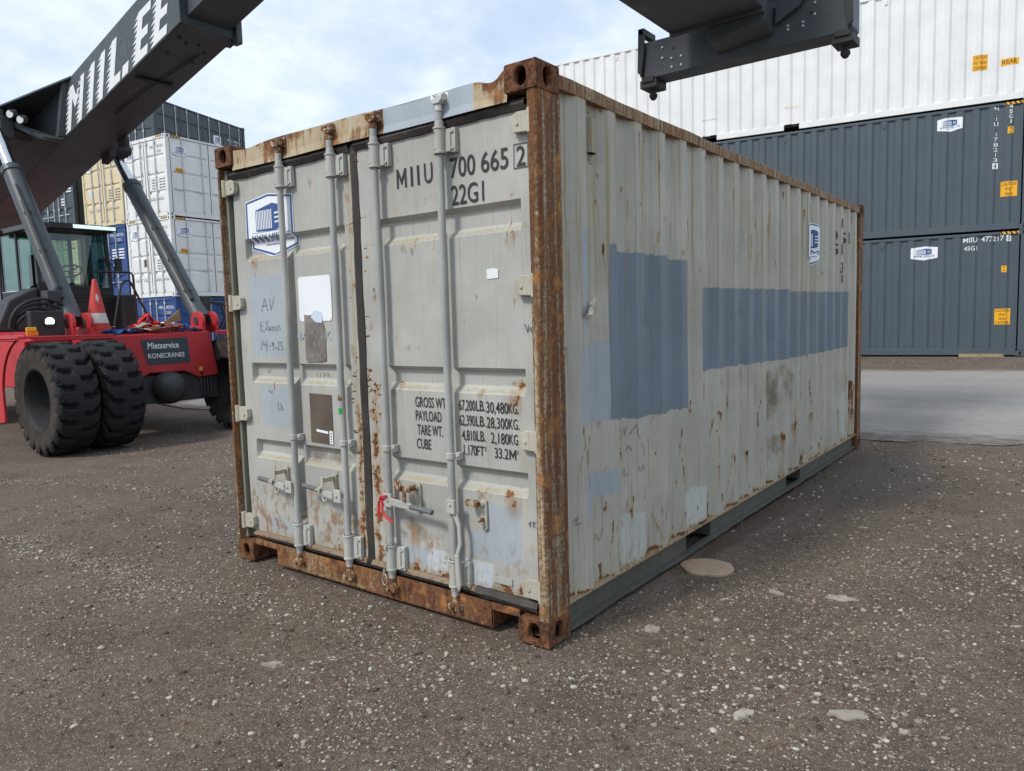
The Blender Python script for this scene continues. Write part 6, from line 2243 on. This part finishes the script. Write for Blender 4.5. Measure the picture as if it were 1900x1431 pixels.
# cab
CX0, CX1, CY0, CY1 = -13.0, -14.75, 2.90, 4.20
mb = MB()
mb.box((CX0, CY0, 1.56), (CX1, CY1, 2.26))
mb.hexa([(CX0, CY0, 2.261), (CX0 - .04, CY0, 2.261), (CX0 - .04, CY1, 2.261), (CX0, CY1, 2.261)], [(CX0, CY0, 2.36), (CX0 - .04, CY0, 2.42), (CX0 - .04, CY1, 2.30), (CX0, CY1, 2.28)])
for k in range(3): mb.box((CX0 + .012, 3.0, 2.02 + k * .07), (CX0 + .0, 4.1, 2.05 + k * .07))
cab = Bd(mb, 'cab', KC, bevel=.03)
mb = MB()
for (x, y) in ((CX0 - .03, CY0 + .03), (CX0 - .03, CY1 - .03), (CX1 + .05, CY0 + .03), (CX1 + .05, CY1 - .03), (-13.9, CY0 + .03), (-13.9, CY1 - .03)):
    lean = .10 if x == CX0 - .03 else 0
    mb.hexa([(x - .035, y - .03, 2.27), (x + .035, y - .03, 2.27), (x + .035, y + .03, 2.27), (x - .035, y + .03, 2.27)], [(x - .035 - lean, y - .03, 3.34), (x + .035 - lean, y - .03, 3.34), (x + .035 - lean, y + .03, 3.34), (x - .035 - lean, y + .03, 3.34)])
Bd(mb, 'cab_pillars', KC, cab, bevel=.01)
mb = MB()
mb.hexa([(CX0 + .06, CY0 - .06, 3.34), (CX1 - .06, CY0 - .06, 3.34), (CX1 - .06, CY1 + .06, 3.34), (CX0 + .06, CY1 + .06, 3.34)], [(CX0 - .02, CY0, 3.46), (CX1, CY0, 3.46), (CX1, CY1, 3.46), (CX0 - .02, CY1, 3.46)])
Bd(mb, 'cab_roof', KC, cab, bevel=.02)
mb = MB(); mb.mat(KC); mb.box((CX0 + .05, 3.10, 3.36), (CX0 + .13, 4.28, 3.455)); mb.mat(glow('led_bar', (.62, .95, .88), .75)); mb.box((CX0 + .131, 3.50, 3.375), (CX0 + .135, 4.26, 3.44))
Bd(mb, 'light_bar', None, cab)
for nm, vs in (('windscreen', [(CX0 - .02, CY0 + .06, 2.30), (CX0 - .02, CY1 - .06, 2.30), (CX0 - .12, CY1 - .06, 3.34), (CX0 - .12, CY0 + .06, 3.34)]),
               ('side_window', [(CX0 - .08, CY0 + .015, 2.36), (-13.86, CY0 + .015, 2.27), (-13.86, CY0 + .015, 3.34), (CX0 - .16, CY0 + .015, 3.34)]),
               ('side_window', [(CX0 - .08, CY1 - .015, 2.36), (-13.86, CY1 - .015, 2.27), (-13.86, CY1 - .015, 3.34), (CX0 - .16, CY1 - .015, 3.34)]),
               ('side_window', [(-13.94, CY0 + .015, 2.27), (CX1 + .09, CY0 + .015, 2.27), (CX1 + .09, CY0 + .015, 3.34), (-13.94, CY0 + .015, 3.34)]),
               ('rear_window', [(CX1 + .03, CY0 + .06, 2.30), (CX1 + .03, CY1 - .06, 2.30), (CX1 + .03, CY1 - .06, 3.34), (CX1 + .03, CY0 + .06, 3.34)])):
    mb = MB(); mb.add(vs, [(0, 1, 2, 3)]); Bd(mb, nm, KGS if nm == 'side_window' else KGL, cab)
mb = MB(); mb.box((-14.05, 3.3, 1.9), (-14.5, 3.8, 2.35)); mb.hexa([(-14.4, 3.3, 2.3), (-14.55, 3.3, 2.3), (-14.55, 3.8, 2.3), (-14.4, 3.8, 2.3)], [(-14.5, 3.34, 3.0), (-14.62, 3.34, 3.0), (-14.62, 3.76, 3.0), (-14.5, 3.76, 3.0)])
Bd(mb, 'seat', KC, cab, bevel=.05)
mb = MB()
c = Vector((-13.45, 3.62, 2.62)); tl = Matrix.Rotation(R_(-28), 4, 'Y')
mb.tube([c + tl @ Vector((.21 * math.cos(a), .21 * math.sin(a), 0)) for a in np.linspace(0, 2 * math.pi, 25)[:-1]], .016, 8, closed=True)
for a in (.5, 2.6, 4.7): mb.tube([c, c + tl @ Vector((.21 * math.cos(a), .21 * math.sin(a), 0))], .012, 6)
mb.tube([c, (-13.25, 3.62, 2.1)], .03, 8)
Bd(mb, 'steering_wheel', KC, cab, smooth=True)
mb = MB(); mb.tube([(-12.99, 4.02, 2.34), (-13.02, 4.10, 2.75), (-13.06, 3.98, 3.2)], .010, 6); mb.tube([(-13.03, 4.05, 2.9), (-12.95, 4.22, 2.7), (-12.97, 4.22, 2.3)], .012, 6); mb.box((-12.98, 4.24, 2.62), (-12.93, 4.36, 2.86))
Bd(mb, 'wiper', KC, cab, smooth=True)
mb = MB(); mb.box((-12.6, CY1 - .02, 1.45), (-13.0, CY1 + .25, 2.16)); Bd(mb, 'cab_housing', KC, cab, bevel=.04)
mb = MB(); mb.hexa([(-12.95, 2.15, 1.5), (-13.6, 2.15, 1.5), (-13.6, 2.88, 1.5), (-12.95, 2.88, 1.5)], [(-12.98, 2.4, 2.05), (-13.6, 2.4, 2.05), (-13.6, 2.88, 2.3), (-12.98, 2.88, 2.3)])
Bd(mb, 'cab_housing', KC, cab, bevel=.04)
mb = MB(); mb.box((-14.0, 2.2, 3.30), (-14.7, 2.75, 3.38)); mb.tube([(-13.6, 2.55, 3.36), (-13.55, 2.5, 2.6), (-13.5, 2.45, 1.6)], .022, 8); mb.tube([(-14.6, 2.4, 3.3), (-14.6, 2.4, 1.5)], .03, 8)
Bd(mb, 'access_frame', KC, bevel=.01)

# headlamp, marker, hoses beside the near cylinder
mb = MB(); mb.mat(KD); mb.box((-10.55, 1.78, 1.43), (-10.40, 2.24, 1.80)); mb.mat(M['yellow']); mb.box((-10.40, 1.70, 1.50), (-10.36, 1.84, 1.56)); mb.mat(flat('amber_lens', (.75, .22, .02), .3)); mb.box((-10.40, 1.70, 1.43), (-10.36, 1.86, 1.498))
lamp = Bd(mb, 'headlamp_housing', None, bevel=.012)
mb = MB(); mb.cyl((-10.40, 2.02, 1.64), (-10.36, 2.02, 1.638), .085, n=20); Bd(mb, 'lamp_bezel', KD, lamp, bevel=.006)
mb = MB(); mb.cyl((-10.365, 2.02, 1.64), (-10.355, 2.02, 1.638), .062, n=20)
Bd(mb, 'headlight', glow('headlight', (.86, 1.0, .80), 3.5), lamp)
mb = MB()
for r, yo, zo in ((.30, 0, 0), (.35, .03, .02), (.24, -.03, -.02), (.40, .05, .03)):
    mb.tube([(-10.75 + yo, 2.02 - r * math.cos(a) * 1.15 + yo, 1.52 + zo + r * 1.1 * math.sin(a)) for a in np.linspace(0, math.pi * .86, 16)], .024, 8)
mb.tube([(-10.7, 2.2, 1.5), (-10.75, 2.05, 1.75), (-10.85, 2.25, 2.02), (-11.0, 2.3, 2.1)], .022, 8)
Bd(mb, 'hydraulic_hoses', KH, smooth=True)
mb = MB(); mb.box((-10.95, 2.15, 1.95), (-10.7, 2.34, 2.12)); mb.cyl((-10.8, 2.2, 1.9), (-10.8, 2.35, 2.2), .05, n=10)
Bd(mb, 'hydraulic_valve', KD, bevel=.012)
mb = MB(); mb.box((-10.9, 4.66, 1.60), (-10.7, 4.84, 1.95)); mb.box((-10.95, 4.70, 1.9), (-10.72, 4.86, 2.05))
Bd(mb, 'hydraulic_valve', KD, bevel=.012)
mb = MB()
for yy in (4.90, 4.98, 5.05): mb.tube([(-10.75, yy - .05, 1.95), (-10.7, yy + .14, 1.88), (-10.7, yy + .20, 1.66), (-10.75, yy + .10, 1.45)], .020, 8)
Bd(mb, 'hydraulic_hoses', KH, smooth=True)
# handrail by the steps
mb = MB()
mb.tube([(-12.0, 3.71, 1.58), (-12.0, 3.86, 2.25), (-12.0, 3.92, 2.36), (-12.0, 4.02, 2.39), (-12.0, 4.06, 2.33), (-12.0, 4.30, 1.80), (-12.0, 4.42, 1.58)], .020, 8)
mb.tube([(-12.3, 3.55, 2.55), (-12.3, 4.20, 2.55), (-12.3, 4.25, 2.50), (-12.3, 4.28, 1.58)], .020, 8)
mb.tube([(-12.3, 4.27, 2.05), (-12.0, 4.18, 2.05)], .016, 8)
Bd(mb, 'handrail', KC, smooth=True)

# ------------------------------------------------------------------ spreader hanging from the boom head
sp = thing('container_spreader', 'slate container spreader beam with twistlocks hanging above the grey container', 'spreader', (-1.35, 3.1, 4.4))
Bs = lambda mb, nm, m=None, par=sp, **k: mb.build(nm, m, par, **k)
mb = MB(); mb.cyl((-1.35, 3.72, 5.30), (-1.35, 3.72, 6.54), .32, n=32); mb.cyl((-1.35, 3.72, 5.27), (-1.35, 3.72, 5.40), .5, n=32); mb.cyl((-1.35, 3.72, 6.2), (-1.35, 3.72, 6.545), .42, n=32)
Bs(mb, 'rotator', KD, bevel=.01, smooth=True)
mb = MB(); mb.box((-2.03, 2.1, 4.69), (-.85, 3.95, 5.27))
mb.box((-2.05, 2.05, 4.68), (-.83, 2.15, 5.30)); mb.box((-2.05, 3.90, 4.68), (-.83, 4.0, 5.30))
Bs(mb, 'main_beam', KB, bevel=.012)
for s in (1, -1):
    Y = (lambda y: y) if s > 0 else (lambda y: 6.06 - y)
    mb = MB()
    mb.box((-1.98, Y(3.6), 4.70), (-.90, Y(5.52), 5.20))
    mb.hexa([(-1.97, Y(5.50), 4.66), (-.89, Y(5.50), 4.66), (-.89, Y(5.56), 4.66), (-1.97, Y(5.56), 4.66)], [(-1.97, Y(5.50), 5.24), (-.89, Y(5.50), 5.24), (-.89, Y(5.56), 5.24), (-1.97, Y(5.56), 5.24)])
    Bs(mb, 'telescopic_arm', KB, bevel=.010)
    mb = MB()
    mb.hexa([(-1.52, Y(5.56), 4.50), (-.90, Y(5.56), 4.60), (-.90, Y(5.86), 4.50), (-1.52, Y(5.86), 4.44)], [(-1.60, Y(5.56), 5.10), (-.86, Y(5.56), 5.10), (-.86, Y(5.86), 4.95), (-1.60, Y(5.86), 4.95)])
    mb.prism([(-.62, 4.72), (-.40, 4.98), (-.45, 5.12), (-.86, 5.12), (-.86, 4.60)], lambda x, z: (x, Y(5.78), z), lambda x, z: (x, Y(5.845), z))
    Bs(mb, 'arm_gusset', KB, bevel=.010)
    mb = MB()
    mb.prism([(-2.53, 4.42), (-2.48, 4.365), (-.14, 4.365), (-.09, 4.42), (-.09, 4.76), (-.14, 4.80), (-2.48, 4.80), (-2.53, 4.76)], lambda x, z: (x, Y(5.85), z), lambda x, z: (x, Y(6.16), z))
    beam = Bs(mb, 'end_beam', KB, bevel=.012)
    mb = MB()
    for (x, z) in ((-2.22, 4.69), (-2.22, 4.57), (-2.10, 4.54), (-2.10, 4.44), (-1.98, 4.54), (-1.98, 4.44), (-.74, 4.57), (-.74, 4.53), (-.58, 4.57), (-.58, 4.53), (-.46, 4.62), (-.46, 4.74)):
        mb.cyl((x, Y(5.85), z), (x, Y(5.838), z), .013, n=8)
    Bs(mb, 'beam_bolts', M['zinc'], beam)
    mb = MB()
    for (x, z) in ((-2.08, 4.65), (-.50, 4.645)): mb.cyl((x, Y(5.8495), z), (x, Y(5.847), z), .014, n=12)
    Bs(mb, 'bolt_hole', M['dark'], beam)
    for x in (-2.42, -.19):
        mb = MB()
        mb.box((x - .11, Y(5.86), 4.27), (x + .11, Y(6.14), 4.362)); mb.box((x - .08, Y(5.84), 4.33), (x + .08, Y(5.849), 4.40))
        o_ = Bs(mb, 'twistlock_housing', KD, bevel=.012)
        mb = MB(); mb.lathe([(.001, -.13), (.028, -.12), (.050, -.085), (.050, -.055), (.036, -.045), (.036, .03)], Matrix.Translation((x, Y(6.0), 4.27)), 18)
        Bs(mb, 'twistlock', KD, o_, smooth=True)
        sgx = -1 if x < -1 else 1
        mb = MB()
        mb.prism([(x + sgx * .06, 4.40), (x + sgx * .115, 4.45), (x + sgx * .10, 4.95), (x + sgx * .03, 4.95), (x + sgx * .02, 4.70)], lambda a, b: (a, Y(5.80), b), lambda a, b: (a, Y(5.845), b))
        mb.box((x + sgx * .02, Y(5.80), 4.88), (x + sgx * .10, Y(6.12), 4.96))
        Bs(mb, 'corner_guide', KD, bevel=.008)

# ------------------------------------------------------------------ things lying on the machine's front deck
mb = MB()
M['conered'] = paint('faded_red_plastic', (.55, .045, .035), rough=.5, var=.12, dirt=.4, dirt_col=(.25, .10, .08), streak=(12, 12, 3))
M['conewhite'] = paint('dirty_white_band', (.55, .53, .50), rough=.5, var=.1, dirt=.5, dirt_col=(.25, .21, .18), streak=(20, 20, 4))
cxx, cyy, czz = -10.75, 2.87, 1.425
cone = thing('traffic_cone', 'faded red traffic cone with a dirty white band standing on the machine deck', 'traffic cone', (cxx, cyy, czz))
MC = Matrix.Translation((cxx, cyy, czz))
mb = MB(); mb.mat(M['conered'])
mb.lathe([(.185, .03), (.165, .18)], MC, 28); mb.lathe([(.127, .34), (.034, .87), (.026, .885), (.001, .885)], MC, 28)
mb.mat(M['conewhite']); mb.lathe([(.165, .18), (.127, .34)], MC, 28)
mb.build('cone_body', None, cone, smooth=True)
mb = MB(); mb.box((cxx - .22, cyy - .22, czz), (cxx + .22, cyy + .22, czz + .032)); mb.build('cone_foot', M['conered'], cone, bevel=.02)
mb = MB()
pts = [(.20, .62), (.35, .66), (.45, .60), (.52, .66), (.60, .585), (.50, .545), (.42, .50), (.30, .56), (.22, .53)]
def conept(a, b, rr=.003):
    ang = R_(-40 + 80 * a)
    h = b
    r = .127 + (h - .34) * (.034 - .127) / .53 + rr
    v = Vector((r * math.cos(ang), r * math.sin(ang), h))
    return tuple(MC @ v)
mb.add([conept(a, b) for a, b in pts], [tuple(range(len(pts)))])
mb.build('cone_sticker', M['conewhite'], cone, fix=False)

# lashing straps heaped on the deck
def strap_mat(nm, c): return paint(nm, c, rough=.8, var=.3, dirt=.6, dirt_col=tuple(x * .35 + .02 for x in c), streak=(20, 20, 20), spec=.2)
SB = strap_mat('blue_webbing', (.02, .09, .28)); SR = strap_mat('red_webbing', (.58, .03, .02)); SN = strap_mat('brown_webbing', (.20, .06, .045)); SW = strap_mat('beige_webbing', (.46, .40, .34))
rg = random.Random(4)
def strap(lab, m_, c, n, spread, hgt, wd=.055, seed=0):
    n = int(n * 1.8); hgt *= 1.25; wd *= 1.7
    rr = random.Random(seed)
    mb = MB()
    p = Vector((c[0], c[1], 0)); ang = rr.uniform(0, 6.28)
    path = []
    for i in range(n):
        ang += rr.uniform(-1.5, 1.5)
        p = p + Vector((math.cos(ang) * .10, math.sin(ang) * .13, 0))
        p.x = c[0] + max(-spread[0], min(spread[0], p.x - c[0])); p.y = c[1] + max(-spread[1], min(spread[1], p.y - c[1]))
        t = max(0, 1 - math.hypot((p.x - c[0]) / (spread[0] + .05), (p.y - c[1]) / (spread[1] + .05)))
        path.append(Vector((p.x, p.y, 1.43 + hgt * (.25 + .75 * t) * rr.uniform(.35, 1.0))))
    vs, fs = [], []
    for i, q in enumerate(path):
        d = (path[min(i + 1, n - 1)] - path[max(i - 1, 0)]).normalized()
        s = d.cross(Vector((rr.uniform(-.5, .5), rr.uniform(-.5, .5), 1))).normalized() * wd / 2
        vs += [q - s, q + s]
    fs = [(2 * i, 2 * i + 1, 2 * i + 3, 2 * i + 2) for i in range(n - 1)]
    mb.add(vs, fs)
    o = mb.build('lashing_strap', m_, smooth=True)
    o.modifiers.new('thickness', 'SOLIDIFY').thickness = .006
    tag(o, lab, 'strap', 'lashing straps heaped on the machine deck')
strap('bundle of blue webbing strap at the left end of the heap, against the traffic cone', SB, (-10.55, 3.12), 60, (.20, .22), .10, .07, 1)
strap('bright red strap bundle on top of the heap behind the others', SR, (-10.75, 3.68), 70, (.16, .22), .30, .07, 2)
strap('beige strap tangled in the middle of the heap on the deck', SW, (-10.48, 3.55), 46, (.16, .28), .16, .06, 3)
strap('brown red strap tangled along the front of the heap on the deck', SN, (-10.45, 3.90), 90, (.16, .34), .17, .06, 4)
strap('blue strap end at the right of the heap near the far cylinder', SB, (-10.42, 4.15), 36, (.12, .16), .12, .06, 5)
strap('dark red strap at the right end of the heap beside the far cylinder mount', SR, (-10.45, 4.30), 36, (.12, .12), .13, .06, 6)
mb = MB(); mb.hexa([(-10.8, 3.95, 1.55), (-10.78, 3.95, 1.55), (-10.78, 4.30, 1.62), (-10.8, 4.30, 1.62)], [(-10.8, 4.0, 1.60), (-10.78, 4.0, 1.60), (-10.78, 4.28, 1.82), (-10.8, 4.28, 1.82)])
tag(mb.build('wooden_wedge', M['wood'], bevel=.004), 'brown wooden wedge sticking up out of the strap heap', 'wedge')
